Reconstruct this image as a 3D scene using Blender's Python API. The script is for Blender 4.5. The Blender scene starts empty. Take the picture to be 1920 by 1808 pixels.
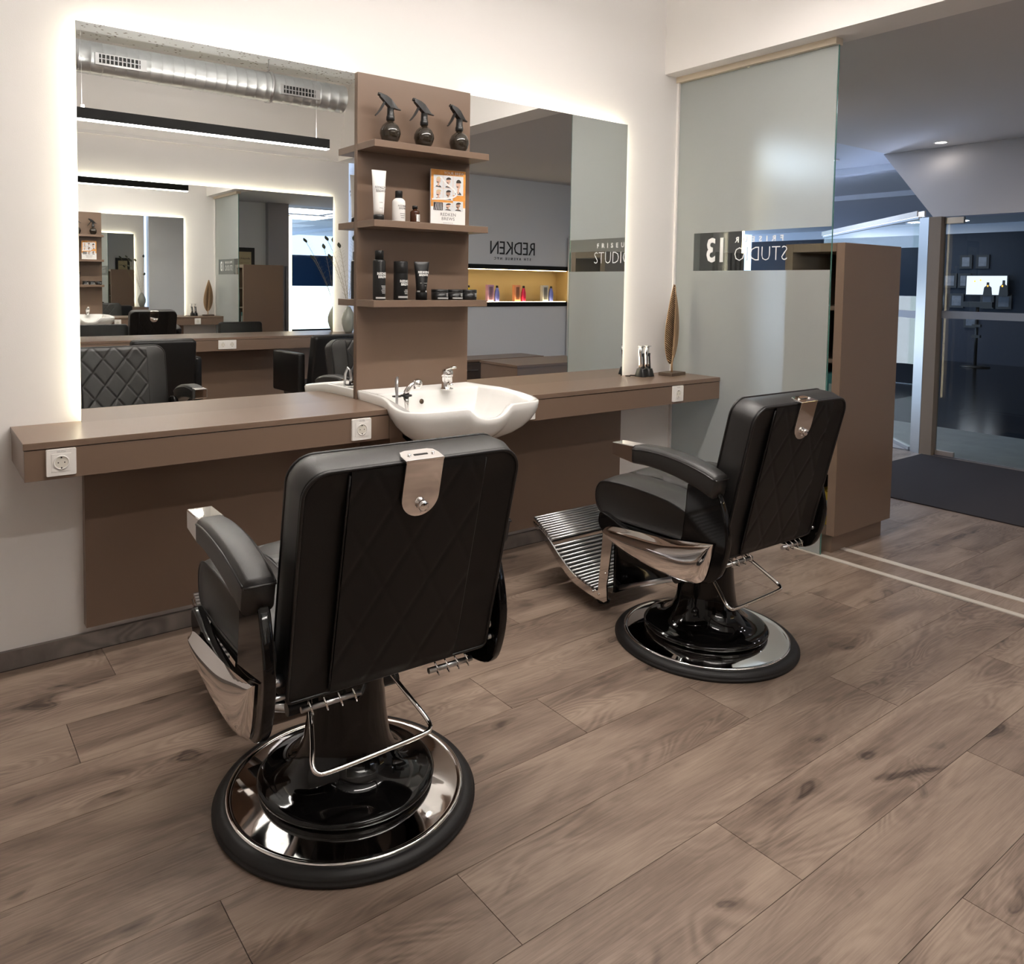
import bpy, bmesh, math, random
from mathutils import Vector, Matrix
PI = math.pi
C = bpy.context.scene.collection
SC = bpy.context.scene

# ---------------------------------------------------------------- camera, world, exposure
def setup_camera():
    y, p, r = math.radians(-36.386), math.radians(-3.189), math.radians(-0.748)
    R = Matrix.Rotation(y, 3, 'Z') @ Matrix.Rotation(p, 3, 'X') @ Matrix.Rotation(r, 3, 'Y') @ Matrix.Rotation(PI / 2, 3, 'X')
    cd = bpy.data.cameras.new('camera')
    cd.sensor_fit = 'HORIZONTAL'; cd.sensor_width = 36
    cd.lens = 1465.09 / 1920 * 36
    cd.shift_x = (960 - 898.73) / 1920
    cd.shift_y = (614.92 - 904) / 1920
    cd.clip_start = 0.05; cd.clip_end = 100
    o = bpy.data.objects.new('camera', cd); C.objects.link(o)
    o.matrix_world = Matrix.Translation((-0.521, -3.224, 1.413)) @ R.to_4x4()
    SC.camera = o
setup_camera()
w = bpy.data.worlds.new('world'); SC.world = w; w.use_nodes = True
w.node_tree.nodes['Background'].inputs[0].default_value = (0.55, 0.70, 1.0, 1)
w.node_tree.nodes['Background'].inputs[1].default_value = 2.4
vs = SC.view_settings
vs.view_transform = 'Standard'; vs.look = 'None'; vs.gamma = 1; vs.use_curve_mapping = False
vs.exposure = 0.0
cy = SC.cycles
cy.max_bounces = 14; cy.glossy_bounces = 12; cy.diffuse_bounces = 5; cy.transmission_bounces = 10; cy.transparent_max_bounces = 16
cy.sample_clamp_indirect = 20.0; cy.blur_glossy = 1.0
cy.use_denoising = True
LAMP, LAMP2, LED, NICHE, DOWN, DAY = 62.0, 105.0, 34.0, 18.0, 75.0, 2.5

# ---------------------------------------------------------------- materials
MATS = {}
def mat(name, col=(.5, .5, .5), rough=.5, metal=0., spec=.5, bump=0., bscale=200., emit=None, es=0., trans=0., ior=1.45, alpha=1., coat=0., var=0.):
    if name in MATS: return MATS[name]
    m = bpy.data.materials.new(name); m.use_nodes = True
    nt = m.node_tree; b = nt.nodes['Principled BSDF']
    b.inputs['Base Color'].default_value = (*col, 1); b.inputs['Roughness'].default_value = rough
    b.inputs['Metallic'].default_value = metal; b.inputs['Specular IOR Level'].default_value = spec
    b.inputs['Transmission Weight'].default_value = trans; b.inputs['IOR'].default_value = ior
    b.inputs['Alpha'].default_value = alpha; b.inputs['Coat Weight'].default_value = coat
    if emit: b.inputs['Emission Color'].default_value = (*emit, 1); b.inputs['Emission Strength'].default_value = es
    if bump or var:
        tc = nt.nodes.new('ShaderNodeTexCoord'); n = nt.nodes.new('ShaderNodeTexNoise')
        n.inputs['Scale'].default_value = bscale; n.inputs['Detail'].default_value = 3
        nt.links.new(tc.outputs['Object'], n.inputs['Vector'])
        if bump:
            bp = nt.nodes.new('ShaderNodeBump'); bp.inputs['Strength'].default_value = bump; bp.inputs['Distance'].default_value = .002
            nt.links.new(n.outputs['Fac'], bp.inputs['Height']); nt.links.new(bp.outputs['Normal'], b.inputs['Normal'])
        if var:
            mx = nt.nodes.new('ShaderNodeMix'); mx.data_type = 'RGBA'; mx.blend_type = 'MIX'
            mx.inputs[6].default_value = (*[c * (1 - var) for c in col], 1); mx.inputs[7].default_value = (*[min(1, c * (1 + var)) for c in col], 1)
            nt.links.new(n.outputs['Fac'], mx.inputs[0]); nt.links.new(mx.outputs[2], b.inputs['Base Color'])
    MATS[name] = m; return m
def srgb(r, g, b):
    f = lambda v: (v / 255 / 12.92) if v / 255 <= .04045 else ((v / 255 + .055) / 1.055) ** 2.4
    return (f(r), f(g), f(b))
M_wall = mat('wall_paint', (.80, .775, .755), .85, bump=.15, bscale=250)
M_wallr = mat('reception_paint', (.72, .72, .72), .85, bump=.15, bscale=250)
M_ceil_r = mat('reception_ceiling_paint', (.60, .58, .58), .85)
M_lam = mat('taupe_laminate', (.190, .128, .091), .30, bump=.04, bscale=900, var=.03)
M_lamd = mat('dark_laminate', (.075, .055, .045), .4)
M_leather = mat('black_leather', (.015, .0138, .0132), .40, spec=.8, bump=.25, bscale=700)
M_leather2 = mat('smooth_black_leather', (.0065, .006, .0058), .42, spec=.35, bump=.2, bscale=600)
M_pipe = mat('piping_leather', (.012, .011, .011), .3)
M_gloss = mat('black_lacquer', (.005, .0045, .0045), .06, spec=.45)
M_chrome = mat('chrome', (.90, .88, .87), .045, metal=1)
M_steel = mat('brushed_steel', (.55, .55, .56), .28, metal=1)
M_alu = mat('aluminium_profile', (.66, .61, .54), .40, metal=.15)
M_rubber = mat('black_rubber', (.013, .012, .012), .5)
M_ceramic = mat('white_ceramic', (.86, .85, .82), .08, coat=.5)
M_plastic = mat('white_plastic', (.83, .80, .76), .35)
M_sock = mat('socket_inner', (.72, .68, .60), .4)
M_black = mat('black_plastic', (.012, .012, .012), .3)
M_blackm = mat('black_matte', (.008, .008, .008), .6, spec=.25)
M_mirror = mat('mirror_silver', (.93, .94, .925), .0, metal=1)
M_medge = mat('mirror_edge', (.25, .33, .30), .2)
M_led = mat('led_strip_light', (1, 1, 1), .5, emit=(1.0, .87, .66), es=LED)
M_lamp = mat('lamp_diffuser', (1, 1, 1), .5, emit=(1.0, .93, .88), es=LAMP)
M_lamp2 = mat('lamp_diffuser_ceiling', (1, 1, 1), .5, emit=(1.0, .93, .87), es=LAMP2)
M_up = mat('lamp_upward_fill', (1, 1, 1), .5, emit=(1.0, .94, .88), es=LAMP * 2.2)  # added upward glow, lifts the salon ceiling brightness
M_up2 = mat('ceiling_lamp_upward_fill', (1, 1, 1), .5, emit=(1.0, .94, .88), es=LAMP * .7)  # weaker added upward glow for the lamp near the ceiling
M_down = mat('downlight_lens', (1, 1, 1), .5, emit=(.95, .93, 1.0), es=DOWN)
M_gold = mat('bronze_metal', (.50, .33, .19), .38, metal=.5)
M_brownbase = mat('brown_base', (.10, .07, .05), .5)
M_galv = mat('galvanised_duct', (.58, .60, .61), .3, metal=.9, var=.06, bscale=25)
M_carpet = mat('doormat_fibre', (.030, .024, .025), .95, bump=1., bscale=400, var=.35)
M_amber = mat('amber_glass', (.05, .018, .008), .12)
M_smoke = mat('smoked_bottle', (.022, .016, .010), .07, coat=.5)
M_wht = mat('print_white', (.80, .79, .77), .4)
M_cap = mat('print_black', (.02, .02, .02), .4)
M_wood_post = mat('post_veneer', (.30, .24, .19), .5)
M_street = mat('street_paving', (.30, .28, .27), .45, var=.25, bscale=6)
M_wet = mat('wet_asphalt', (.002, .002, .0025), .16, spec=.3)

def wood_mat(name, tint=1.0, grey=0.0):
    m = bpy.data.materials.new(name); m.use_nodes = True; nt = m.node_tree; N = nt.nodes; L = nt.links
    b = N['Principled BSDF']; b.inputs['Roughness'].default_value = .42; b.inputs['Specular IOR Level'].default_value = .35
    geo = N.new('ShaderNodeNewGeometry'); oi = N.new('ShaderNodeObjectInfo')
    comb = N.new('ShaderNodeCombineXYZ'); mul = N.new('ShaderNodeMath'); mul.operation = 'MULTIPLY'; mul.inputs[1].default_value = 57.
    L.new(oi.outputs['Random'], mul.inputs[0]); L.new(mul.outputs[0], comb.inputs[0]); L.new(mul.outputs[0], comb.inputs[2])
    add = N.new('ShaderNodeVectorMath'); add.operation = 'ADD'; L.new(geo.outputs['Position'], add.inputs[0]); L.new(comb.outputs[0], add.inputs[1])
    def noise(sc, scale, det, dist=0., rough=.5):
        mp = N.new('ShaderNodeMapping'); mp.inputs['Scale'].default_value = sc; L.new(add.outputs[0], mp.inputs[0])
        n = N.new('ShaderNodeTexNoise'); n.inputs['Scale'].default_value = scale; n.inputs['Detail'].default_value = det
        n.inputs['Distortion'].default_value = dist; n.inputs['Roughness'].default_value = rough
        L.new(mp.outputs[0], n.inputs['Vector']); return n.outputs['Fac']
    def math_(op, a, bb):
        n = N.new('ShaderNodeMath'); n.operation = op
        for i, v in enumerate((a, bb)):
            if v is None: continue
            if hasattr(v, 'links'): L.new(v, n.inputs[i])
            else: n.inputs[i].default_value = v
        return n.outputs[0]
    broad = noise((1.0, 3.6, 1), 1.7, 5, .8, .55)
    field = noise((.85, 3.4, 1), 1.5, 2, 1.1, .45)
    rings = math_('SINE', math_('MULTIPLY', field, 120.), None)
    rmask = noise((.9, 3.2, 1), 1.9, 2, .2)
    rm = N.new('ShaderNodeMapRange'); rm.inputs[1].default_value = .42; rm.inputs[2].default_value = .62; L.new(rmask, rm.inputs[0])
    fine = noise((2.0, 60.0, 1), 2.2, 6, .5, .65)
    fib = noise((6.0, 230.0, 1), 1.5, 3, .2, .6)
    knot = noise((2.4, 5.0, 1), 1.9, 1, .5)
    km = N.new('ShaderNodeMapRange'); km.inputs[1].default_value = .66; km.inputs[2].default_value = .78; L.new(knot, km.inputs[0])
    kr = math_('MULTIPLY', math_('SINE', math_('MULTIPLY', knot, 90.), None), km.outputs[0])
    v = math_('ADD', math_('MULTIPLY', broad, .58), math_('MULTIPLY', fine, .24))
    v = math_('ADD', v, math_('MULTIPLY', math_('MULTIPLY', rings, rm.outputs[0]), .046))
    v = math_('ADD', v, math_('MULTIPLY', fib, .17))
    v = math_('SUBTRACT', v, math_('MULTIPLY', km.outputs[0], .17))
    v = math_('ADD', v, math_('MULTIPLY', kr, .05))
    v = math_('ADD', v, math_('MULTIPLY', math_('SUBTRACT', oi.outputs['Random'], .5), .025))
    cr = N.new('ShaderNodeValToRGB'); e = cr.color_ramp.elements
    def t(c): g = sum(c) / 3; return (*[(x * (1 - grey) + g * grey) * tint for x in c], 1)
    e[0].position = .26; e[0].color = t((.052, .036, .028)); e[1].position = .76; e[1].color = t((.415, .318, .250))
    k = e.new(.43); k.color = t((.182, .130, .100)); k = e.new(.56); k.color = t((.284, .211, .164))
    L.new(v, cr.inputs[0]); L.new(cr.outputs[0], b.inputs['Base Color'])
    bp = N.new('ShaderNodeBump'); bp.inputs['Strength'].default_value = .12; bp.inputs['Distance'].default_value = .001
    L.new(fine, bp.inputs['Height']); L.new(bp.outputs['Normal'], b.inputs['Normal'])
    return m
M_floor = wood_mat('oak_vinyl_plank')
M_base = wood_mat('grey_oak_skirting', .95, .55)

def tile_mat():
    m = bpy.data.materials.new('speckled_ceiling'); m.use_nodes = True; nt = m.node_tree; b = nt.nodes['Principled BSDF']
    b.inputs['Roughness'].default_value = .9
    g = nt.nodes.new('ShaderNodeNewGeometry'); n = nt.nodes.new('ShaderNodeTexVoronoi'); n.inputs['Scale'].default_value = 20
    r = nt.nodes.new('ShaderNodeValToRGB'); r.color_ramp.elements[0].position = .15; r.color_ramp.elements[0].color = (.20, .17, .13, 1)
    r.color_ramp.elements[1].position = .24; r.color_ramp.elements[1].color = (.78, .79, .79, 1)
    nt.links.new(g.outputs['Position'], n.inputs['Vector']); nt.links.new(n.outputs['Distance'], r.inputs[0]); nt.links.new(r.outputs[0], b.inputs['Base Color'])
    return m
M_tile = tile_mat()

def clear_glass(name, tint=(.93, .97, .95), refl=.06, rough=0.):
    m = bpy.data.materials.new(name); m.use_nodes = True; nt = m.node_tree; nt.nodes.clear()
    o = nt.nodes.new('ShaderNodeOutputMaterial'); t = nt.nodes.new('ShaderNodeBsdfTransparent'); t.inputs[0].default_value = (*tint, 1)
    g = nt.nodes.new('ShaderNodeBsdfGlossy'); g.inputs['Roughness'].default_value = rough
    lw = nt.nodes.new('ShaderNodeLayerWeight'); lw.inputs[0].default_value = .25
    mr = nt.nodes.new('ShaderNodeMapRange'); mr.inputs[3].default_value = refl * .35; mr.inputs[4].default_value = .35
    mx = nt.nodes.new('ShaderNodeMixShader'); nt.links.new(lw.outputs['Fresnel'], mr.inputs[0]); nt.links.new(mr.outputs[0], mx.inputs[0])
    nt.links.new(t.outputs[0], mx.inputs[1]); nt.links.new(g.outputs[0], mx.inputs[2]); nt.links.new(mx.outputs[0], o.inputs[0])
    return m
M_glass = clear_glass('clear_glass')
def frost():
    m = bpy.data.materials.new('frosted_film'); m.use_nodes = True; nt = m.node_tree; nt.nodes.clear()
    o = nt.nodes.new('ShaderNodeOutputMaterial')
    rf = nt.nodes.new('ShaderNodeBsdfRefraction'); rf.inputs['Color'].default_value = (.85, .89, .885, 1); rf.inputs['Roughness'].default_value = .62; rf.inputs['IOR'].default_value = 1.12
    d = nt.nodes.new('ShaderNodeBsdfDiffuse'); d.inputs[0].default_value = (.68, .70, .68, 1)
    tr = nt.nodes.new('ShaderNodeBsdfTranslucent'); tr.inputs[0].default_value = (.76, .81, .80, 1)
    m1 = nt.nodes.new('ShaderNodeMixShader'); m1.inputs[0].default_value = .30; m2 = nt.nodes.new('ShaderNodeMixShader'); m2.inputs[0].default_value = .42
    nt.links.new(tr.outputs[0], m1.inputs[1]); nt.links.new(rf.outputs[0], m1.inputs[2])
    nt.links.new(m1.outputs[0], m2.inputs[1]); nt.links.new(d.outputs[0], m2.inputs[2]); nt.links.new(m2.outputs[0], o.inputs[0])
    return m
M_frost = frost()

# ---------------------------------------------------------------- geometry helpers
class MB:
    def __init__(s): s.v = []; s.f = []; s.m = []; s.mi = 0; s.sm = []
    def add(s, vs, fs, smooth=False):
        o = len(s.v); s.v += [tuple(p) for p in vs]
        for f in fs: s.f.append([i + o for i in f]); s.m.append(s.mi); s.sm.append(smooth)
        return s
    def box(s, x0, x1, y0, y1, z0, z1, M=None):
        v = [Vector((x, y, z)) for x in (x0, x1) for y in (y0, y1) for z in (z0, z1)]
        if M: v = [M @ p for p in v]
        return s.add(v, [(0, 1, 3, 2), (4, 6, 7, 5), (0, 4, 5, 1), (2, 3, 7, 6), (0, 2, 6, 4), (1, 5, 7, 3)])
    def prism(s, pts, ax, a, b, smooth=False):   # polygon in the plane across ax, extruded from a to b
        def P(p, t): return {'x': (t, p[0], p[1]), 'y': (p[0], t, p[1]), 'z': (p[0], p[1], t)}[ax]
        n = len(pts); v = [P(p, a) for p in pts] + [P(p, b) for p in pts]
        s.add(v, [list(range(n))[::-1], list(range(n, 2 * n))])
        o = len(s.v) - 2 * n
        for i in range(n):
            s.f.append([o + i, o + (i + 1) % n, o + n + (i + 1) % n, o + n + i]); s.m.append(s.mi); s.sm.append(smooth)
        return s
    def lathe(s, prof, c=(0, 0, 0), n=48, smooth=True, M=None, cap=True):
        v = []; k = len(prof)
        for i in range(n):
            a = 2 * PI * i / n
            for r, z in prof:
                p = Vector((c[0] + r * math.cos(a), c[1] + r * math.sin(a), c[2] + z)); v.append(M @ p if M else p)
        f = [(i * k + j, ((i + 1) % n) * k + j, ((i + 1) % n) * k + j + 1, i * k + j + 1) for i in range(n) for j in range(k - 1)]
        s.add(v, f, smooth)
        for j, rev in ((0, True), (k - 1, False)):
            if cap and prof[j][0] > 1e-6:
                ring = [i * k + j for i in range(n)]
                o = len(s.v) - n * k; s.f.append([o + q for q in (ring[::-1] if rev else ring)]); s.m.append(s.mi); s.sm.append(False)
        return s
    def tube(s, pts, r, n=10, closed=False, smooth=True):
        pts = [Vector(p) for p in pts]; k = len(pts); rs = r if isinstance(r, (list, tuple)) else [r] * k
        v = []; up = None
        for i, p in enumerate(pts):
            a = pts[i - 1] if (i or closed) else p; b = pts[(i + 1) % k] if (i < k - 1 or closed) else p
            t = (b - a).normalized()
            if up is None: up = t.orthogonal().normalized()
            up = (up - t * up.dot(t)); up = up.normalized() if up.length > 1e-6 else t.orthogonal().normalized()
            sd = t.cross(up)
            for j in range(n):
                q = 2 * PI * j / n; v.append(p + (up * math.cos(q) + sd * math.sin(q)) * rs[i])
        f = [(i * n + j, i * n + (j + 1) % n, ((i + 1) % k) * n + (j + 1) % n, ((i + 1) % k) * n + j) for i in range(k if closed else k - 1) for j in range(n)]
        s.add(v, f, smooth)
        if not closed:
            o = len(s.v) - n * k
            for idx in (list(range(n))[::-1], [(k - 1) * n + j for j in range(n)]):
                s.f.append([o + q for q in idx]); s.m.append(s.mi); s.sm.append(False)
        return s
    def loft(s, rings, smooth=True, cap=True):    # closed rings of equal length
        n = len(rings[0]); v = [p for r in rings for p in r]
        f = [(i * n + j, i * n + (j + 1) % n, (i + 1) * n + (j + 1) % n, (i + 1) * n + j) for i in range(len(rings) - 1) for j in range(n)]
        s.add(v, f, smooth)
        if cap:
            o = len(s.v) - len(v)
            for idx in (list(range(n))[::-1], [(len(rings) - 1) * n + j for j in range(n)]):
                s.f.append([o + q for q in idx]); s.m.append(s.mi); s.sm.append(smooth)
        return s
    def grid(s, fn, nu, nv, smooth=True):
        v = [fn(i / nu, j / nv) for i in range(nu + 1) for j in range(nv + 1)]
        f = [(i * (nv + 1) + j, (i + 1) * (nv + 1) + j, (i + 1) * (nv + 1) + j + 1, i * (nv + 1) + j + 1) for i in range(nu) for j in range(nv)]
        return s.add(v, f, smooth)
    def mesh(s, name, mats):
        me = bpy.data.meshes.new(name); me.from_pydata(s.v, [], s.f)
        for m in (mats if isinstance(mats, (list, tuple)) else [mats]): me.materials.append(m)
        me.polygons.foreach_set('material_index', s.m); me.polygons.foreach_set('use_smooth', s.sm)
        bm = bmesh.new(); bm.from_mesh(me); bmesh.ops.recalc_face_normals(bm, faces=bm.faces); bm.to_mesh(me); bm.free()
        me.update(); return me
    def obj(s, name, mats, parent=None, bevel=0., seg=2):
        o = bpy.data.objects.new(name, s.mesh(name, mats)); C.objects.link(o)
        if parent: o.parent = parent
        if bevel:
            b = o.modifiers.new('bevel', 'BEVEL'); b.width = bevel; b.segments = seg; b.limit_method = 'ANGLE'; b.angle_limit = .6
            b.harden_normals = False
        return o
def tag(o, label=None, cat=None, group=None, kind=None):
    if label: o['label'] = label
    if cat: o['category'] = cat
    if group: o['group'] = group
    if kind: o['kind'] = kind
    return o
def thing(name, label, cat, loc=(0, 0, 0), rz=0., group=None):
    o = bpy.data.objects.new(name, None); C.objects.link(o); o.empty_display_size = .05
    o.location = loc; o.rotation_euler = (0, 0, rz); return tag(o, label, cat, group)
def struct(mb, name, m, bevel=0.): return tag(mb.obj(name, m, bevel=bevel), kind='structure')
def copy_thing(r, loc, rz, label, group=None):
    def cp(o, par):
        c = o.copy(); C.objects.link(c); c.parent = par
        for k in list(o.children): cp(k, c)
        return c
    kids = list(r.children); c = r.copy(); C.objects.link(c)
    for k in kids: cp(k, c)
    c.location = loc; c.rotation_euler = (0, 0, rz); c['label'] = label
    if group: c['group'] = group
    return c
def text(body, size, m, parent, name='lettering', M=None, align='CENTER', ext=.0004, wrap=None, space=1., bold=0., sx=1.):
    cu = bpy.data.curves.new(name, 'FONT'); cu.body = body; cu.size = size; cu.align_x = align; cu.align_y = 'CENTER'
    cu.extrude = ext; cu.resolution_u = 2; cu.space_character = space; cu.offset = bold
    t = bpy.data.objects.new(name, cu); C.objects.link(t); bpy.context.view_layer.update()
    me = bpy.data.meshes.new_from_object(t.evaluated_get(bpy.context.evaluated_depsgraph_get()))
    bpy.data.objects.remove(t); me.materials.clear(); me.materials.append(m); me.name = name
    for v in me.vertices:
        x, y, z = v.co; x *= sx
        if wrap:   # wrap round a cylinder of radius wrap, upright, facing -y
            a = x / wrap; v.co = ((wrap + z + ext) * math.sin(a), -(wrap + z + ext) * math.cos(a), y)
        else: v.co = (x, -z, y)            # upright, facing -y
    if M: me.transform(M)
    o = bpy.data.objects.new(name, me); C.objects.link(o)
    if parent: o.parent = parent
    return o
def T(x=0, y=0, z=0): return Matrix.Translation((x, y, z))
def RZ(a): return Matrix.Rotation(a, 4, 'Z')
def RX(a): return Matrix.Rotation(a, 4, 'X')
def rrect(w, h, r, n=5, cx=0, cz=0):    # rounded rectangle; r = radius or 4 radii (tr, tl, bl, br)
    r = r if isinstance(r, (list, tuple)) else [r] * 4; P = []
    for (sx, sz, a0), q in zip(((1, 1, 0), (-1, 1, PI / 2), (-1, -1, PI), (1, -1, 3 * PI / 2)), r):
        for i in range(n + 1):
            a = a0 + PI / 2 * i / n; P.append((cx + sx * (w / 2 - q) + q * math.cos(a), cz + sz * (h / 2 - q) + q * math.sin(a)))
    return P

# ---------------------------------------------------------------- room shell
CZ = 3.45; WS = -4.53; XL = -2.6; XH = 3.229; XG = 3.367; HZ = 2.698; RZc = 2.73; XE = 6.57
struct(MB().box(XL, 3.36, 0, .18, 0, CZ), 'wall_back', M_wall)
struct(MB().box(XL - .15, XL, WS - .2, .18, 0, CZ), 'wall_left', M_wall)
struct(MB().box(XH, 3.46, WS, 0, HZ, CZ), 'wall_right', M_wall)
# wall facing the mirrors: upright up to the ledge, leaning in above it
struct(MB().box(XL, XH + .14, WS - .2, WS, 0, HZ), 'wall_front', M_wall)
struct(MB().prism([(WS - .2, HZ), (WS + .035, HZ), (WS + .035, HZ + .03), (-4.25, CZ), (WS - .2, CZ)], 'x', XL, XH), 'trim_1', M_wall)
struct(MB().box(XL, XH, WS - .2, .18, CZ, CZ + .1), 'ceiling', M_tile)
struct(MB().box(XL, 3.35, -.017, 0, 0, .068), 'baseboard_back', M_base)
struct(MB().box(XL, 3.35, WS, WS + .017, 0, .068), 'baseboard_front', M_base)
# glass partition with rail and channel
struct(MB().box(3.335, 3.40, -1.024, 0, 2.664, HZ), 'trim_2', mat('beige_rail', (.60, .52, .41), .5))
struct(MB().box(3.345, 3.36, -.014, 0, 0, 2.664), 'trim_3', M_wall)
# floor: subfloor and single planks
fl = struct(MB().box(XL, 6.60, WS - .2, 3.4, -.06, -.009), 'floor', mat('dark_subfloor', (.02, .016, .013), .8))
PW, PL = .2475, 1.655
offs = {0: .06, 3: .722, 5: 1.19, 6: .03, 7: .516, 8: 1.178, 9: 2.08 - PL}
random.seed(4)
pm = {}
def plank(x0, x1, y0, y1):
    if x1 - x0 < .03: return
    key = (round(x1 - x0, 3), round(y1 - y0, 3))
    if key not in pm:
        pm[key] = MB().box(0, key[0], 0, key[1], -.009, 0).mesh('plank', M_floor)
    o = bpy.data.objects.new('plank', pm[key]); C.objects.link(o); o.location = (x0, y0, 0); o.parent = fl
def planks(xa, xb, ya, yb, shift=0.):
    k = 0
    while True:
        y1 = -.022 - PW * k
        if y1 - PW < WS - .01: break
        o = offs.get(k, (k * .61 + .3) % PL) + shift
        x = o - PL * math.ceil((o - xa) / PL)
        while x < xb:
            a, b = max(x, xa), min(x + PL, xb)
            if y1 <= yb + .3 and y1 - PW >= ya - .3: plank(a + .0008, b - .0008, max(y1 - PW, ya) + .0008, min(y1, yb) - .0008)
            x += PL
        k += 1
planks(XL, 3.35, WS, 0.)
# reception side: two rows of strips between aluminium profiles
struct(MB().box(3.352, 3.386, WS, 0, -.004, .004), 'trim_4', M_alu, bevel=.001)
struct(MB().box(3.548, 3.590, WS, .6, -.004, .004), 'trim_5', M_alu, bevel=.001)
def long_strip(x0, x1, ya, yb):
    y = yb
    while y > ya:
        o = MB().box(0, x1 - x0, 0, min(1.6, y - ya) - .001, -.009, 0).obj('plank', M_floor, fl); o.location = (x0, max(y - 1.6, ya), 0); y -= 1.6
long_strip(3.387, 3.547, WS, .6)
k = -3
for k in range(-13, 19):
    y1 = -.022 - PW * k
    o = (k * .73 + .2) % PL
    x = 3.591 - PL + o
    while x < 6.56:
        a, b = max(x, 3.591), min(x + PL, 6.56)
        if y1 - PW > WS and not (a > 4.9 and b < 6.5 and y1 < -.3 and False): plank(a + .0008, b - .0008, y1 - PW + .0008, y1 - .0008)
        x += PL

# ---------------------------------------------------------------- mirrors with backlight
def led_mirror(label, x0, x1, yw, sgn, z0, z1, edges, group=None):
    # yw wall plane, sgn -1: mirror stands in front of the wall towards -y
    ym = yw + sgn * .034; t = thing('backlit_mirror', label, 'mirror', (x0, yw, z0), group=group)
    L = lambda mb, n, m: mb.obj(n, m, t)
    X, Y, Z = x1 - x0, ym - yw, z1 - z0
    mb = MB().box(0, X, Y - sgn * .006, Y - sgn * .0003, 0, Z); L(mb, 'mirror_edge', M_medge)
    L(MB().add([(.0, Y, 0), (X, Y, 0), (X, Y, Z), (0, Y, Z)], [(0, 1, 2, 3)]), 'mirror_face', M_mirror)
    yb0, yb1 = sorted((Y - sgn * .007, sgn * .001))
    L(MB().box(.10, X - .10, yb0, yb1, .10, Z - .10), 'backing', M_wall)
    e = .022; s0, s1 = sorted((Y - sgn * .016, Y - sgn * .009))
    if 't' in edges: L(MB().box(e, X - e, s0, s1, Z - e - .012, Z - e), 'led_strip', M_led)
    if 'l' in edges: L(MB().box(e, e + .012, s0, s1, .02, Z - e - .013), 'led_strip', M_led)
    if 'r' in edges: L(MB().box(X - e - .012, X - e, s0, s1, .02, Z - e - .013), 'led_strip', M_led)
    return t
HC = .882; HA = .756; HT = 2.347
led_mirror('large backlit wall mirror left of the taupe shelf panel', 0., 1.127, 0, -1, HC, HT, 'tl')
led_mirror('backlit wall mirror between the taupe shelf panel and the golden leaf ornament', 1.747, 2.879, 0, -1, HC, HT, 'tr')
led_mirror('backlit mirror on the opposite wall above its counter, seen in the left mirror', 1.0 - 2.2, 3.17, WS, 1, HC, 2.32, 'tlr')

# ---------------------------------------------------------------- centre panel with shelves
t = thing('shelf_unit', 'tall taupe wall panel with three shelves of hair products above the washbasin', 'shelf', (1.128, 0, .88))
MB().box(0, .618, -.049, -.001, 0, HT - .88 + .004).obj('back_panel', M_lam, t, bevel=.001)
for z in (2.034, 1.689, 1.337):
    MB().box(0, .618, -.208, -.0495, z - .88 - .03, z - .88).obj('shelf', M_lam, t, bevel=.001)
# lower panel
t = thing('lower_wall_panel', 'wide dark taupe panel on the wall below the long counter', 'panel', (0, 0, .103))
MB().box(.004, 1.13, -.049, -.001, 0, HA - .103 - .001).obj('board', M_lam, t, bevel=.001)
MB().box(1.13, 2.862, -.049, -.001, 0, HA - .103 - .001).obj('board', M_lam, t, bevel=.001)
# cabinet under basin
t = thing('basin_cabinet', 'taupe box below the washbasin, mostly hidden behind the near chair', 'cabinet', (1.15, -.05, .30))
MB().box(.0, .58, -.25, -.001, 0, .40).obj('body', M_lam, t, bevel=.001)
MB().prism([(0, .004), (.58, .004), (.58, .455), (.53, .455), (.46, .396), (.12, .396), (.05, .455), (0, .455)], 'y', -.268, -.2505).obj('front_panel', M_lam, t)
MB().box(0, .012, -.25, -.001, .4005, .455).obj('side_cheek', M_lam, t); MB().box(.568, .58, -.25, -.001, .4005, .455).obj('side_cheek', M_lam, t)
# counter
def counter(label, x0, x1, yw, sgn, gap=None, D=.367):
    t = thing('wall_counter', label, 'counter', (x0, yw, HA))
    segs = [(0, x1 - x0)] if not gap else [(0, gap[0] - x0), (gap[1] - x0, x1 - x0)]
    for i, (a, b) in enumerate(segs):
        P = [(a, sgn * .0005), (b, sgn * .0005), (b, sgn * D), (a, sgn * D)]
        if gap and i == 0: P = [(a, -.0005), (1.143 - x0, -.0005), (1.141 - x0, -.15), (1.135 - x0, -.26), (1.122 - x0, -.35), (1.119 - x0, -D), (a, -D)]
        if gap and i == 1: P = [(1.732 - x0, -.0005), (b, -.0005), (b, -D), (1.783 - x0, -D), (1.778 - x0, -.35), (1.756 - x0, -.26), (1.738 - x0, -.15)]
        MB().prism(P, 'z', HC - HA - .022, HC - HA).obj('worktop', M_lam, t, bevel=.0012)
        if gap: a, b = (a, 1.12 - x0) if i == 0 else (1.782 - x0, b)
        ya, yb = sorted((sgn * (D - .022), sgn * (D - .003))); MB().box(a + .003, b - .001, ya, yb, 0, HC - HA - .025).obj('apron', M_lam, t, bevel=.001)
        ya, yb = sorted((sgn * .0005, sgn * (D - .023))); MB().box(a + .003, b - .001, ya, yb, .004, HC - HA - .025).obj('carcass', M_lam, t)
    return t
ct = counter('long taupe counter on the wall under the mirrors, interrupted by the basin', -.225, 3.36, 0, -1, (1.165, 1.715))
MB().prism([(1.3455, 0), (1.412, 0), (1.398, .045), (1.365, .075), (1.360, .101), (1.3455, .101)], 'y', -.364, -.345).obj('apron', M_lam, ct); MB().box(1.93, 2.006, -.364, -.345, 0, .045).obj('apron', M_lam, ct)
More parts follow.
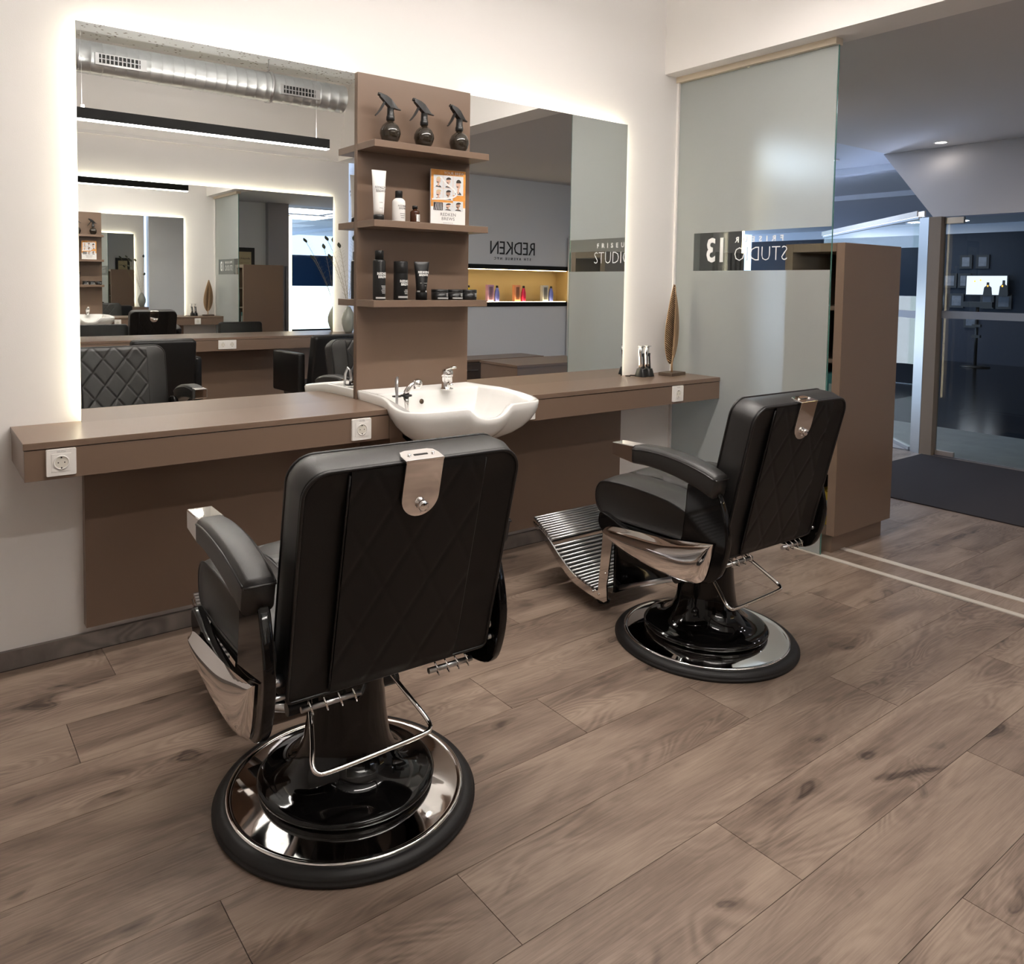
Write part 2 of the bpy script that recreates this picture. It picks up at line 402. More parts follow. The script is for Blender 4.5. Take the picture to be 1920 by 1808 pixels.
counter('long taupe counter on the opposite wall, seen in the mirrors', -1.9, 3.36, WS, 1)
t = thing('lower_wall_panel', 'dark taupe panel on the opposite wall under its counter, seen in the mirrors', 'panel', (-1.2, WS, .103))
MB().box(0, 2.0, .001, .049, 0, HA - .104).obj('board', M_lam, t); MB().box(2.001, 4.2, .001, .049, 0, HA - .104).obj('board', M_lam, t)

# ---------------------------------------------------------------- sockets
def socket(label, x, y, z, n=1, rz=0., group='sockets in the counter front', S=.089):
    t = thing('wall_socket', label, 'socket', (x, y, z), rz, group)
    W = S * n if n > 1 else S
    mb = MB(); mb.loft([[(W / 2 + px * f, yy, S / 2 + pz * f) for px, pz in rrect(W, S, .004)] for f, yy in ((1, 0), (1, -.006), (.97, -.009))], smooth=False)
    mb.obj('frame', M_plastic, t)
    for k in range(n):
        cx = S * (k + .5) if n > 1 else S / 2
        i = MB(); h = .028
        P = lambda r, yy: [(cx + r * math.cos(2 * PI * q / 28), yy, S / 2 + r * math.sin(2 * PI * q / 28)) for q in range(28)]
        i.mi = 0; i.box(cx - .029, cx + .029, -.0105, -.0088, S / 2 - .029, S / 2 + .029)
        i.loft([P(.0235, -.0104), P(.0235, -.0125), P(.0205, -.0125), P(.0195, -.0108)], cap=False)
        i.mi = 1; i.add(P(.0196, -.0108), [tuple(range(28))])
        i.mi = 2
        for dx in (-.0095, .0095):
            i.add([(cx + dx + .0022 * math.cos(q), -.0111, S / 2 + .0022 * math.sin(q)) for q in [2 * PI * w / 10 for w in range(10)]], [tuple(range(10))])
        for dz in (-.0175, .0175): i.box(cx - .002, cx + .002, -.0125, -.0108, S / 2 + dz - .0025, S / 2 + dz + .002)
        i.obj('outlet', [M_plastic, M_sock, M_black], t)
    if n == 1:
        text('HS-F56', .0085, mat('grey_print', (.45, .43, .42), .5), t, 'lettering', T(W / 2, -.0092, S - .0085), ext=.0002)
    return t
Yf = -.364
socket('white wall socket at the left end of the counter front', -.161, Yf, .856 - .089, group=None)
socket('white wall socket in the counter front left of the washbasin', .942, Yf, .856 - .0905, group=None)
socket('white wall socket in the counter front half hidden behind the basin tip', 1.835, Yf, .856 - .0905, group=None)
socket('white wall socket in the counter front below the leaf ornament', 2.933, Yf, .857 - .089, group=None)
socket('white double socket in the opposite counter front, seen in the left mirror', 2.010, WS + .364, .868 - .095, 2, PI, group=None, S=.085)

# ---------------------------------------------------------------- washbasin
def basin():
    t = thing('washbasin', 'white ceramic salon washbasin with neck notch in the front rim', 'basin', (1.45, -.05, .70))
    ox, oy, oz = 1.45, -.05, .70
    n = 112; cx, cyy = 1.45, -.33
    # outline control points (x, y) clockwise from back right
    right = [(1.744, -.0505), (1.750, -.15), (1.768, -.26), (1.790, -.35), (1.812, -.43), (1.818, -.49), (1.800, -.54), (1.755, -.568), (1.68, -.578), (1.60, -.585), (1.49, -.595)]
    left = [(1.131, -.0505), (1.128, -.15), (1.122, -.26), (1.108, -.35), (1.090, -.42), (1.086, -.48), (1.104, -.535), (1.150, -.572), (1.23, -.588), (1.33, -.592), (1.41, -.594)]
    ctrl = [(1.43, -.0505)] + right + left[::-1]
    def cr(P, m):
        out = []; k = len(P)
        for i in range(k):
            p0, p1, p2, p3 = [Vector(P[(i + d) % k]) for d in (-1, 0, 1, 2)]
            corner = abs(p1.y + .0505) < 1e-4 and abs(p2.y + .0505) < 1e-4
            for j in range(m):
                u = j / m
                if corner: q = p1.lerp(p2, u)
                else:
                    if abs(p1.y + .0505) < 1e-4: p0 = p1 - (p2 - p1)
                    if abs(p2.y + .0505) < 1e-4: p3 = p2 + (p2 - p1)
                    q = .5 * ((2 * p1) + (-p0 + p2) * u + (2 * p0 - 5 * p1 + 4 * p2 - p3) * u * u + (-p0 + 3 * p1 - 3 * p2 + p3) * u ** 3)
                out.append(q)
        return out
    O = cr(ctrl, 5); n = len(O)
    def zr(p):
        z = .925 - .032 * min(1, max(0, (-p.y - .30) / .22)) ** 1.2
        if p.y < -.45:
            d = abs(p.x - 1.493) / .118
            k = max(0, 1 - d ** 2.6) if d < 1 else 0
            z -= .052 * k ** .8 * min(1, (-p.y - .45) / .1)
        return z
    cc = Vector((cx, cyy))
    rings = []
    cb = Vector((1.46, -.36))
    for s_, in ((0.0,), (.12,), (.25,), (.4,), (.55,), (.7,), (.82,), (.91,), (.965,), (.99,)):
        ring = []
        for p in O:
            q = cb + (p - cb) * (s_ if s_ > 0 else .02)
            zt = zr(p) - .012; zb = .706
            hh = 1 - (1 - max(s_, .02) ** 2.7) ** .58
            z = zb + (zt - zb) * hh
            q.y = min(q.y, -.0505)
            ring.append((q.x - ox, q.y - oy, z - oz))
        rings.append(ring)
    inn = lambda p, d: p + (cc - p).normalized() * d
    rings.append([(p.x - ox, p.y - oy, zr(p) - .006 - oz) for p in O])
    rings.append([((q := inn(p, .004)).x - ox, min(q.y, -.0505) - oy, zr(p) - oz) for p in O])
    rings.append([((q := inn(p, .015)).x - ox, min(q.y, -.0505) - oy, zr(p) - oz) for p in O])
    def deck(p, d, dz):   # inner rings; the bowl mouth keeps clear of the tap deck at the back
        q = inn(p, d); return q, zr(p) + dz
    rings.append([((q := inn(p, .023)).x - ox, min(q.y, -.056) - oy, zr(p) - .005 - oz) for p in O])
    def mouth(p, f):
        q = inn(p, .030); a = math.atan2(q.y + .36, q.x - 1.455)
        rx, ry = .325, .205
        ymax = -.165
        if q.y > ymax: q = Vector((1.455 + (q.x - 1.455) * 1.0, ymax - .02 * (1 - abs(q.x - 1.455) / .3) ** 2 * 0))
        q = Vector((max(1.14, min(1.775, q.x)), q.y))
        # soften the corners at the back
        dx = abs(q.x - 1.455)
        if q.y > -.26 and dx > .2: q.y -= (dx - .2) ** 2 * 2.2
        return Vector((1.455, -.37)) + (q - Vector((1.455, -.37))) * f
    for f, dz in ((1.0, -.007), (.975, -.014), (.95, -.034), (.90, -.075), (.80, -.115), (.62, -.142), (.4, -.155), (.2, -.160), (.08, -.162)):
        ring = []
        for p in O:
            q = mouth(p, f); base = zr(p)
            if f < .97: base = base * (1 - (1 - f) * .9) + .905 * (1 - f) * .9
            ring.append((q.x - ox, q.y - oy, max(base + dz, .722) - oz))
        rings.append(ring)
    b = MB().loft(rings, True, True).obj('basin_bowl', M_ceramic, t)
    # overflow and drain
    MB().lathe([(.0, .0), (.011, .0), (.012, .002), (0.0, .003)], n=20, M=T(1.385 - ox, -.196 - oy, .872 - oz) @ RX(PI / 2 * .9)).obj('overflow_hole', mat('brass_dark', (.10, .07, .045), .4, metal=.5), b)
    MB().lathe([(0, 0), (.024, 0), (.024, .003), (.018, .005), (0, .005)], c=(1.455 - ox, -.37 - oy, .7425 - oz), n=24).obj('drain', M_chrome, t)
    # curved lip under the notch
    pts = []
    for i in range(15):
        a = PI * (.06 + .88 * i / 14); pts.append((1.492 + .135 * math.cos(a) - ox, -.576 + .055 * math.sin(a) - oy, .876 - .080 * math.sin(a) - oz))
    MB().tube(pts, [.0015 + .0045 * math.sin(PI * i / 14) for i in range(15)], 8).obj('notch_lip', M_ceramic, b)
    # mixer
    X, Y, Z = 1.530 - ox, -.190 - oy, .918 - oz
    m = MB().lathe([(0, 0), (.030, 0), (.030, .004), (.026, .006), (.0245, .058), (.027, .060), (0, .060)], c=(X, Y, Z), n=28).obj('mixer_body', M_chrome, t)
    mb = MB(); mb.lathe([(.0, 0), (.027, 0), (.029, .012), (.027, .026), (.018, .038), (0, .042)], c=(0, 0, 0), n=28, M=T(X, Y, Z + .0605))
    mb.loft([[(X + .8 * a_, Y - .002 + yy, Z + zz + dz) for a_, dz in ((-.022 * w_, 0), (.022 * w_, 0), (.017 * w_, .014 * w_), (-.017 * w_, .014 * w_))] for yy, zz, w_ in ((.015, .080, 1), (-.015, .092, 1.05), (-.042, .100, .9), (-.062, .104, .6))])
    mb.obj('mixer_lever', M_chrome, m)
    MB().tube([(X, Y, Z + .028), (X + .0, Y - .03, Z + .026), (X, Y - .045, Z + .018)], [.010, .009, .008], 12).obj('spout', M_chrome, m)
    # hand shower in its holder
    hx, hy, hz = 1.262 - ox, -.265 - oy, .918 - oz
    MB().lathe([(.0155, -.006), (.026, -.004), (.026, .002), (.0155, .004), (.0155, -.006)], c=(hx, hy, hz), n=26, cap=False).obj('holder_ring', M_black, t)
    MB().lathe([(.0, -.004), (.021, -.004), (.022, 0), (0, .001)], c=(hx - .045, hy + .004, hz), n=22).obj('holder_ring', M_black, t)
    hb = MB(); hb.tube([(hx + .006, hy, hz - .10), (hx + .003, hy, hz - .05), (hx - .002, hy, hz - .0)], [.008, .010, .014], 14)
    hb.tube([(hx - .006, hy, hz), (hx + .004, hy - .003, hz + .022), (hx + .022, hy - .006, hz + .045), (hx + .042, hy - .008, hz + .056)], [.014, .0125, .0115, .011], 14)
    hb.obj('shower_handle', M_chrome, t)
    sp = MB(); sp.lathe([(0, -.023), (.019, -.023), (.020, -.013), (.024, -.005), (.024, .005), (.019, .015), (.010, .021), (0, .022)], n=24, M=T(hx + .05, hy - .010, hz + .050)); sp.obj('shower_head', M_chrome, t)
    MB().tube([(hx - .060, hy - .02, hz - .11), (hx - .060, hy - .02, hz - .02), (hx - .058, hy - .018, hz + .05), (hx - .050, hy - .006, hz + .082), (hx - .045, hy + .01, hz + .070), (hx - .043, hy + .014, hz + .03), (hx - .044, hy + .006, hz)], .0062, 12).obj('hose', M_steel, t)
    return t
basin()

# ---------------------------------------------------------------- barber chair
def smooth_path(P, m=6, closed=False):
    P = [Vector(p) for p in P]; out = []; k = len(P)
    for i in range(k if closed else k - 1):
        g = lambda j: P[j % k] if closed else P[max(0, min(k - 1, j))]
        p0, p1, p2, p3 = g(i - 1), g(i), g(i + 1), g(i + 2)
        for j in range(m):
            u = j / m; out.append(.5 * ((2 * p1) + (-p0 + p2) * u + (2 * p0 - 5 * p1 + 4 * p2 - p3) * u * u + (-p0 + 3 * p1 - 3 * p2 + p3) * u ** 3))
    if not closed: out.append(P[-1])
    return out
def tri(a):   # 0 on a quilting line
    a = abs(a - round(a)); return a
def barber_chair(label, loc, rz):
    t = thing('barber_chair', label, 'barber chair', loc, rz)
    # base
    MB().lathe([(.28, 0), (.352, 0), (.356, .006), (.356, .012), (.351, .0145), (.352, .017), (.3485, .020), (.348, .024), (.343, .0265), (.339, .031), (.325, .034), (.318, .030), (.28, .030)], n=96).obj('rubber_ring', M_rubber, t)
    MB().lathe([(.0, .028), (.322, .030), (.321, .0365), (.315, .0385), (.309, .0355), (.304, .0345), (.228, .055), (.20, .057), (0, .057)], n=96).obj('chrome_base_plate', M_chrome, t)
    MB().lathe([(.20, .0575), (.232, .0575), (.240, .061), (.2415, .068), (.235, .074), (.222, .079), (.205, .081), (.18, .089), (.155, .104), (.132, .132), (.117, .170), (.110, .22), (.105, .27), (.101, .33), (.099, .36), (.099, .375), (0, .375)], n=96).obj('pedestal', M_gloss, t)
    MB().lathe([(0, .376), (.108, .376), (.116, .380), (.116, .402), (.108, .408), (0, .408)], n=64).obj('collar', M_chrome, t)
    MB().box(-.20, .20, -.20, .22, .409, .462).obj('seat_pan', M_gloss, t, bevel=.012)
    MB().box(-.315, .315, -.12, .20, .463, .484).obj('seat_support', M_blackm, t, bevel=.004)
    # seat cushion: side profile swept across the width with softened sides
    up_z = .010
    prof = smooth_path([(.0, -.20, .490), (.0, .10, .480), (.0, .25, .482), (.0, .300, .500), (.0, .318, .545), (.0, .308, .592), (.0, .265, .618), (.0, .12, .625), (.0, -.06, .612), (.0, -.17, .580), (.0, -.225, .545), (.0, -.225, .505)], 5, True)
    cen = Vector((0, .05, .545)); rings = []
    for x, k, up in ((-.312, .93, -.004), (-.316, .965, 0), (-.312, .99, 0), (-.29, 1.0, .006), (-.24, 1.0, .014), (-.178, 1.0, .016), (-.172, .996, .010), (-.166, 1.0, .016), (-.08, 1, .024), (0, 1, .026), (.08, 1, .024), (.166, 1, .016), (.172, .996, .010), (.178, 1, .016), (.24, 1, .014), (.29, 1., .006), (.312, .99, 0), (.316, .965, 0), (.312, .93, -.004)):
        r = []
        for p in prof:
            q = cen + (p - cen) * k; hz = max(0, (p.z - .56) / .06)
            r.append((x, q.y, q.z + up * min(1, hz)))
        rings.append(r)
    seat = MB().loft(rings, True, True).obj('seat', M_leather, t); seat.location.z = .012
    pp = MB()
    for x in (-.313, .313): MB().tube([(x, (cen + (p - cen) * .985).y, (cen + (p - cen) * .985).z) for p in prof], .0042, 8, True).obj('piping', M_pipe, seat)
    for x in (-.172, .172):
        q = [p for p in prof if p.z > .56 or p.y > .29]
        MB().tube([(x, p.y, p.z + .012 * min(1, max(0, (p.z - .56) / .06))) for p in sorted(q, key=lambda p: math.atan2(p.z - .5, -(p.y - .05)))], .0032, 8).obj('seam_piping', M_pipe, seat)
    # quilted inlay on the seat
    def sq(u, v):
        x = -.168 + .336 * u; y = -.20 + .47 * v
        a = x / .112 + y / .14; b_ = x / .112 - y / .14
        d = min(tri(a), tri(b_)); h = .006 * min(1, d / .14) ** .6
        yy = [(-.225, .545), (-.17, .580), (-.06, .612), (.12, .625), (.265, .618), (.308, .592)]
        z = .545
        for (ya, za), (yb, zb) in zip(yy, yy[1:]):
            if ya <= y <= yb: z = za + (zb - za) * (y - ya) / (yb - ya)
        return (x, y, z + .010 + .010 * math.cos(x / .168 * 1.4) + h)
    MB().grid(sq, 40, 56).obj('quilted_inlay', M_leather, seat)
    # backrest, built upright then leaned: local u across, w up, d depth (rear = 0, front = .11)
    H0, W0, TH = .575, .57, .105
    ang = math.atan2(.132, .556)
    MT = T(0, -.272, .452) @ RX(ang)
    def body(fr, k):   # outline scaled inwards by k (metres), depth fr
        W = W0 - 2 * k; H = H0 - 2 * k; r = .062 - k * .5
        # slight waist towards the bottom
        return [(x * (1 - .035 * (1 - (z + k) / H0)), fr, z + k) for x, z in rrect(W, H, (r, r, .014, .014), 8, 0, H / 2)]
    rings = [body(.012, .10), body(.004, .012), body(.002, .002), body(.012, 0.), body(.05, -.006), body(.09, 0.), body(TH - .002, .004), body(TH + .002, .012), body(TH + .004, .10)]
    RR = [[MT @ Vector(p) for p in r] for r in rings]; mb = MB(); mb.loft(RR[3:], True, False)
    mb.add(RR[-1], [tuple(range(len(RR[-1])))], True); mb.mi = 1; mb.loft(RR[:4], True, False); mb.add(RR[0], [tuple(range(len(RR[0])))], True)
    bk = mb.obj('backrest', [M_leather, M_leather2], t)
    pp = MB()
    for d, k in ((.004, .003), (TH - .004, .003)):
        MB().tube([MT @ Vector(p) for p in body(d, k)], .0042, 8, True).obj('piping', M_pipe, bk)
    for x in (-.178, .178):
        for d in (.0015, TH + .004): MB().tube([MT @ Vector((x * (1 - .035 * (1 - z / H0)), d - .0005, z)) for z in (.015, .1, .2, .3, .4, .5, .560)], .0030, 8).obj('seam_piping', M_pipe, bk)
    def quilt(d0, sgn, px, pz, ph, x0, x1, dep):
        def fn(u, v):
            x = x0 + (x1 - x0) * u; z = .005 + (H0 - .011) * v
            a = x / px + (z - H0) / pz + ph; b_ = x / px - (z - H0) / pz + ph
            d = min(tri(a), tri(b_)); h = dep * min(1, d / .10) ** .5
            e = min(1, (z - .005) / .02, (H0 - .006 - z) / .02)
            return MT @ Vector((x * (1 - .035 * (1 - z / H0)), d0 + sgn * (.001 + h) * max(.1, e), z))
        return fn
    MB().grid(quilt(.0, -1, .125, .21, 0., -.1755, .1755, .0030), 56, 110).obj('rear_quilted_panel', M_leather2, bk)
    MB().grid(quilt(TH + .004, 1, .116, .150, 0., -.1755, .1755, .0075), 84, 150).obj('front_quilted_panel', M_leather, bk)
    # chrome headrest plate, wrapped over the top edge
    cp = MB(); ol = [(-.049, H0 - .006), (.049, H0 - .006)] + [(.049 * math.cos(a), H0 - .098 - .049 * math.sin(a)) for a in [PI * i / 16 for i in range(17)]]
    n_ = len(ol); fv = [MT @ Vector((x, -.0125, z + .012)) for x, z in ol]; bv = [MT @ Vector((x, -.005, z + .012)) for x, z in ol]
    cp.add(fv + bv, [list(range(n_))[::-1], list(range(n_, 2 * n_))] + [[i, (i + 1) % n_, n_ + (i + 1) % n_, n_ + i] for i in range(n_)])
    top = [(-.050, -.0125), (.050, -.0125), (.050, .016), (.044, .034), (.030, .040), (-.030, .040), (-.044, .034), (-.050, .016)]
    n_ = 8; cp.add([MT @ Vector((x, y, H0 + .009)) for x, y in top] + [MT @ Vector((x, y, H0 + .002)) for x, y in top], [list(range(8)), list(range(8, 16))[::-1]] + [[i, (i + 1) % 8, 8 + (i + 1) % 8, 8 + i] for i in range(8)])
    hp = cp.obj('headrest_plate', M_chrome, bk, bevel=.0015)
    kb = MB(); kb.lathe([(0, 0), (.009, 0), (.009, .004), (.013, .005), (.013, .012), (.011, .0145), (0, .015)], n=20, M=MT @ T(.004, -.012, H0 - .105) @ RX(PI / 2)); kb.obj('knob', M_chrome, hp) if False else None
    tag(kb.obj('headrest_knob', M_chrome, hp))
    sl = MB(); sl.box(-.018, .018, .010, .016, H0 + .0092, H0 + .0098, MT); sl.obj('slot', M_black, hp)
    sc = MB()
    for x in (-.030, .032): sc.lathe([(0, 0), (.0045, 0), (.004, .003), (0, .004)], n=12, M=MT @ T(x, .013, H0 + .009))
    sc.lathe([(0, 0), (.0035, 0), (.003, .003), (0, .004)], n=12, M=MT @ T(.004, -.012, H0 - .122) @ RX(PI / 2))
    sc.obj('screws', M_chrome, hp)['kind'] = 'stuff'
    # hinge rods under the backrest
    for x0, x1 in ((-.235, -.085), (.105, .235)):
        hr = MB(); hr.tube([(x0, -.262, .428), (x1, -.262, .428)], .0075, 12)
        ho = hr.obj('hinge_rod', M_steel, t); spr = MB()
        for k in range(4):
            xx = x0 + .02 + (x1 - x0 - .04) * k / 3; spr.tube([(xx - .006, -.245, .462), (xx - .002, -.276, .438), (xx + .004, -.276, .418), (xx + .008, -.255, .418)], .0022, 6)
        spr.obj('spring_wires', M_chrome, ho)['kind'] = 'stuff'
    for x0, x1 in ((-.315, -.278), (.278, .315)):
        MB().tube([(x0, -.262, .512), (x1, -.262, .512)], .014, 16).obj('pivot', M_steel, t)
        MB().tube([(x0, -.272, .478), (x1, -.272, .478)], .007, 10).obj('bolt', M_steel, t)
    # sides
    for s in (-1, 1):
        X0, X1 = (-.322, -.350) if s < 0 else (.288, .313)
        dy = 0 if s < 0 else .03; PX = -.350 if s < 0 else .346; HW = .037
        fp = smooth_path([(0, y + dy, z) for y, z in ((-.185, .735), (-.285, .728), (-.322, .675), (-.348, .56), (-.330, .46), (-.290, .400), (-.20, .378), (-.05, .368), (.10, .382), (.20, .412), (.258, .455), (.262, .500), (.235, .515), (.12, .482), (-.02, .468), (-.11, .478), (-.150, .515), (-.160, .57), (-.168, .64))], 4, True)
        fr = MB().prism([(p.y, p.z) for p in fp], 'x', X0, X1, True).obj('side_frame', M_gloss, t, bevel=.008, seg=3)
        # chrome trim: bulging blade
        topc = smooth_path([(0, y + dy, z + .006) for y, z in ((.225, .440), (.185, .468), (.06, .484), (-.10, .498), (-.298, .532))], 6)
        botc = smooth_path([(0, y + dy, z + .004) for y, z in ((.225, .440), (.16, .408), (.06, .383), (-.06, .366), (-.18, .366), (-.262, .398), (-.298, .532))], 4)
        def at(P, u):
            f = u * (len(P) - 1); i = min(int(f), len(P) - 2); return P[i].lerp(P[i + 1], f - i)
        def tr(u, v):
            a, b_ = at(topc, u), at(botc, u); p = a.lerp(b_, v)
            k = math.sin(PI * min(1, v * 1.0 + .0)) ** .5 if 0 < v < 1 else 0
            return (X1 + s * (.004 + .026 * k * (math.sin(PI * min(1, u * .9 + .08)) ** .5) + .008 * (v < .05)), p.y, p.z)
        MB().grid(tr, 30, 14).obj('chrome_trim', M_chrome, fr)
        # arm pad: swept rounded section
        path = smooth_path([(0, (y if s < 0 else y * .84 + .040), z + .010) for y, z in ((.055, .772), (-.02, .777), (-.10, .774), (-.18, .764), (-.26, .745), (-.312, .726))], 5)
        rings = []
        for i, p in enumerate(path):
            u = i / (len(path) - 1); hh = .031 + .008 * u; ww = HW + .004 * math.sin(PI * u)
            if i == 0: pass
            if u > .93: hh *= .96; ww *= .97
            rings.append([(PX + a_, p.y - .22 * b_ * u, p.z + b_ + (.010 if b_ > 0 else 0) * (1 - (a_ / ww) ** 2)) for a_, b_ in rrect(2 * ww, 2 * hh, .014, 4)])
        ap = MB().loft(rings, True, True).obj('arm_pad', M_leather, t)
        pp = MB()
        for sd in (-1, 1):
            MB().tube([(PX + sd * (HW - .0015 + .004 * math.sin(PI * i / (len(path) - 1))), p.y - .22 * .022 * (i / (len(path) - 1)), p.z + .022 + .007 * (i / (len(path) - 1))) for i, p in enumerate(path)], .0034, 8).obj('piping', M_pipe, ap)
        e = path[-1]; MB().tube([(PX + a_, e.y - .004 - .22 * .026, e.z + .028) for a_ in (-.036, -.02, 0, .02, .036)], .0034, 8).obj('piping', M_pipe, ap)
        MB().prism([((dy if s < 0 else .028) + .053, .752), ((dy if s < 0 else -.022) + .160, .765), ((dy if s < 0 else -.022) + .162, .815), ((dy if s < 0 else .028) + .053, .818)], 'x', PX - .033, PX + .033).obj('arm_tip', M_chrome, ap, bevel=.003)
        MB().box(s * .328 - .016, s * .328 + .016, -.25, .04, .712, .742).obj('arm_bracket', M_gloss, ap, bevel=.003) if False else None
    # footrest
    fos = []
    for s in (-1, 1):
        fr = MB(); xa, xb = s * .200, s * .206
        low = smooth_path([(0, y, z) for y, z in ((.365, .072), (.45, .078), (.56, .100), (.66, .158), (.74, .222), (.835, .285))], 4)
        upp = smooth_path([(0, y, z) for y, z in ((.840, .300), (.735, .250), (.655, .192), (.56, .136), (.455, .110), (.400, .108))], 4)
        pl = [(p.y, p.z) for p in low] + [(p.y, p.z) for p in upp] + [(.375, .405), (.325, .405)]
        # split the V-plate in two convex-ish strips
        for A, B in zip(range(len(low) - 1), range(len(low) - 1)):
            a0, a1, b0, b1 = low[A], low[A + 1], upp[len(upp) - 1 - A], upp[len(upp) - 2 - A]
            fr.add([(xa, a0.y, a0.z), (xa, a1.y, a1.z), (xa, b1.y, b1.z), (xa, b0.y, b0.z), (xb, a0.y, a0.z), (xb, a1.y, a1.z), (xb, b1.y, b1.z), (xb, b0.y, b0.z)], [(0, 1, 2, 3), (7, 6, 5, 4), (0, 4, 5, 1), (3, 2, 6, 7), (0, 3, 7, 4), (1, 5, 6, 2)])
        fr.prism([(.365, .072), (.400, .110), (.372, .425), (.312, .425), (.350, .150), (.345, .085)], 'x', xa + s * .0002, xb + s * .0012)
        fos.append(fr.obj('footrest_bracket', M_chrome, t))
    fo = MB().box(-.10, .10, .42, .46, .070, .078).obj('footrest', M_steel, t)
    surf = smooth_path([(0, y, z) for y, z in ((.405, .104), (.46, .106), (.56, .130), (.655, .185), (.735, .245), (.845, .305))], 10)
    L_ = [0]
    for a, b_ in zip(surf, surf[1:]): L_.append(L_[-1] + (b_ - a).length)
    def sp(d):
        for i in range(len(L_) - 1):
            if L_[i + 1] >= d: return surf[i].lerp(surf[i + 1], (d - L_[i]) / (L_[i + 1] - L_[i]))
        return surf[-1]
    split = .335
    rib = None
    for nm, d0, d1, k, off in (('lower_tread', .02, split - .008, 15, .004), ('upper_tread', split + .004, L_[-1], 11, .012)):
        pl = MB(); q = MB()
        A = [sp(d0 + (d1 - d0) * i / 8) for i in range(9)]
        for a, b_ in zip(A, A[1:]): pl.add([(-.196, a.y, a.z + off - .006), (.196, a.y, a.z + off - .006), (.196, b_.y, b_.z + off - .006), (-.196, b_.y, b_.z + off - .006), (-.196, a.y, a.z + off), (.196, a.y, a.z + off), (.196, b_.y, b_.z + off), (-.196, b_.y, b_.z + off)], [(0, 3, 2, 1), (4, 5, 6, 7), (0, 1, 5, 4), (2, 3, 7, 6), (0, 4, 7, 3), (1, 2, 6, 5)])
        po = pl.obj(nm, M_blackm, fo)
        for i in range(k):
            p = sp(d0 + (d1 - d0) * (i + .5) / k)
            if rib is None: rib = MB().tube([(-.1985, 0, 0), (.1985, 0, 0)], .0067, 8).mesh('rib', M_steel)
            r_ = bpy.data.objects.new('rib', rib); C.objects.link(r_); r_.parent = fo; r_.location = (0, p.y, p.z + off + .001)
    MB().lathe([(0, 0), (.026, 0), (.03, .008), (.028, .014), (.010, .018), (.010, .06), (0, .06)], c=(-.13, .44, .031), n=24).obj('foot_glide', M_gloss, t)
    MB().box(-.180, .180, .325, .338, .12, .415).obj('kick_plate', M_gloss, t, bevel=.002)
    for s in (-1, 1):
        MB().tube([(s * .15, .42, .095), (s * .15, .02, .275)], .013, 4).obj('footrest_arm', M_steel if s < 0 else M_gloss, t)
    MB().tube([(-.165, .02, .275), (.165, .02, .275)], .018, 14).obj('footrest_axle', M_black, t)
    sc = MB()
    for y, z in ((.395, .098), (.43, .100), (.358, .20)):
        for s in (-1, 1): sc.lathe([(0, 0), (.006, 0), (.005, .003), (0, .004)], n=12, M=T(s * .2075, y, z) @ Matrix.Rotation(s * PI / 2, 4, 'Y'))
    sc.obj('screws', M_chrome, fos[0])['kind'] = 'stuff'
    # pump lever
    lv = smooth_path([(-.135, -.06, .402), (-.156, -.12, .36), (-.182, -.20, .302), (-.198, -.240, .274), (-.192, -.257, .260), (-.165, -.262, .257), (-.06, -.262, .259), (.085, -.262, .266), (.114, -.256, .270), (.121, -.236, .280), (.104, -.19, .314), (.076, -.12, .364), (.056, -.06, .402)], 4)
    MB().tube(lv, .0062, 12).obj('pump_lever', M_chrome, t)
    return t
barber_chair('black leather barber chair nearest the camera, in front of the washbasin', (.439, -1.328, 0), math.radians(-2.2))
ch1 = [o for o in C.objects if o.name.startswith('barber_chair')][0]
copy_thing(ch1, (2.043, -1.300, 0), math.radians(-.7), 'black leather barber chair farther away, showing its ribbed chrome footrest')

# ---------------------------------------------------------------- spray bottles
def spray():
    t = thing('spray_bottle', 'black round spray bottle on the top shelf, leftmost of three', 'spray bottle', (1.25, -.13, 2.034), 0, 'spray bottles on the top shelf')
    MB().lathe([(0, .0), (.022, .0), (.027, .004), (.040, .022), (.0475, .046), (.046, .062), (.037, .082), (.022, .095), (.015, .099), (.015, .104), (0, .104)], n=36).obj('bottle_body', M_smoke, t)
    n = MB().lathe([(0, .104), (.017, .104), (.019, .108), (.019, .122), (.017, .125), (.0155, .135), (.0155, .160), (0, .158)], n=24).obj('neck', M_black, t)
    h = MB(); h.loft([[(x, w_ * a, z + b_) for a, b_ in ((-1, -.5 * hh), (1, -.5 * hh), (.8, .5 * hh), (-.8, .5 * hh))] for x, w_, z, hh in ((-.052, .009, .213, .018), (-.040, .011, .206, .024), (-.02, .013, .193, .038), (.0, .014, .178, .044), (.018, .011, .170, .022), (.034, .009, .160, .008), (.050, .006, .1565, .004))], False)
    h.tube([(-.052, 0, .2145), (-.060, 0, .2165)], .008, 12)
    h.obj('spray_head', M_black, t, bevel=.0015)
    MB().loft([[(x, w_ * a, z + 0 * a) for a in (-1, 1)] + [(x + .008 * k, w_ * a, z - .004) for a in (1, -1)] for x, z, w_, k in ((-.030, .190, .006, 1), (-.040, .172, .006, 1), (-.052, .150, .006, .8), (-.068, .128, .005, .5), (-.074, .122, .004, .3))], False).obj('trigger', M_black, t)
    return t
sb = spray()
sb.rotation_euler[2] = -.12
copy_thing(sb, (1.425, -.135, 2.034), -.08, 'black round spray bottle on the top shelf, middle one of three', 'spray bottles on the top shelf')
copy_thing(sb, (1.625, -.13, 2.034), .12, 'black round spray bottle on the top shelf, rightmost of three', 'spray bottles on the top shelf')

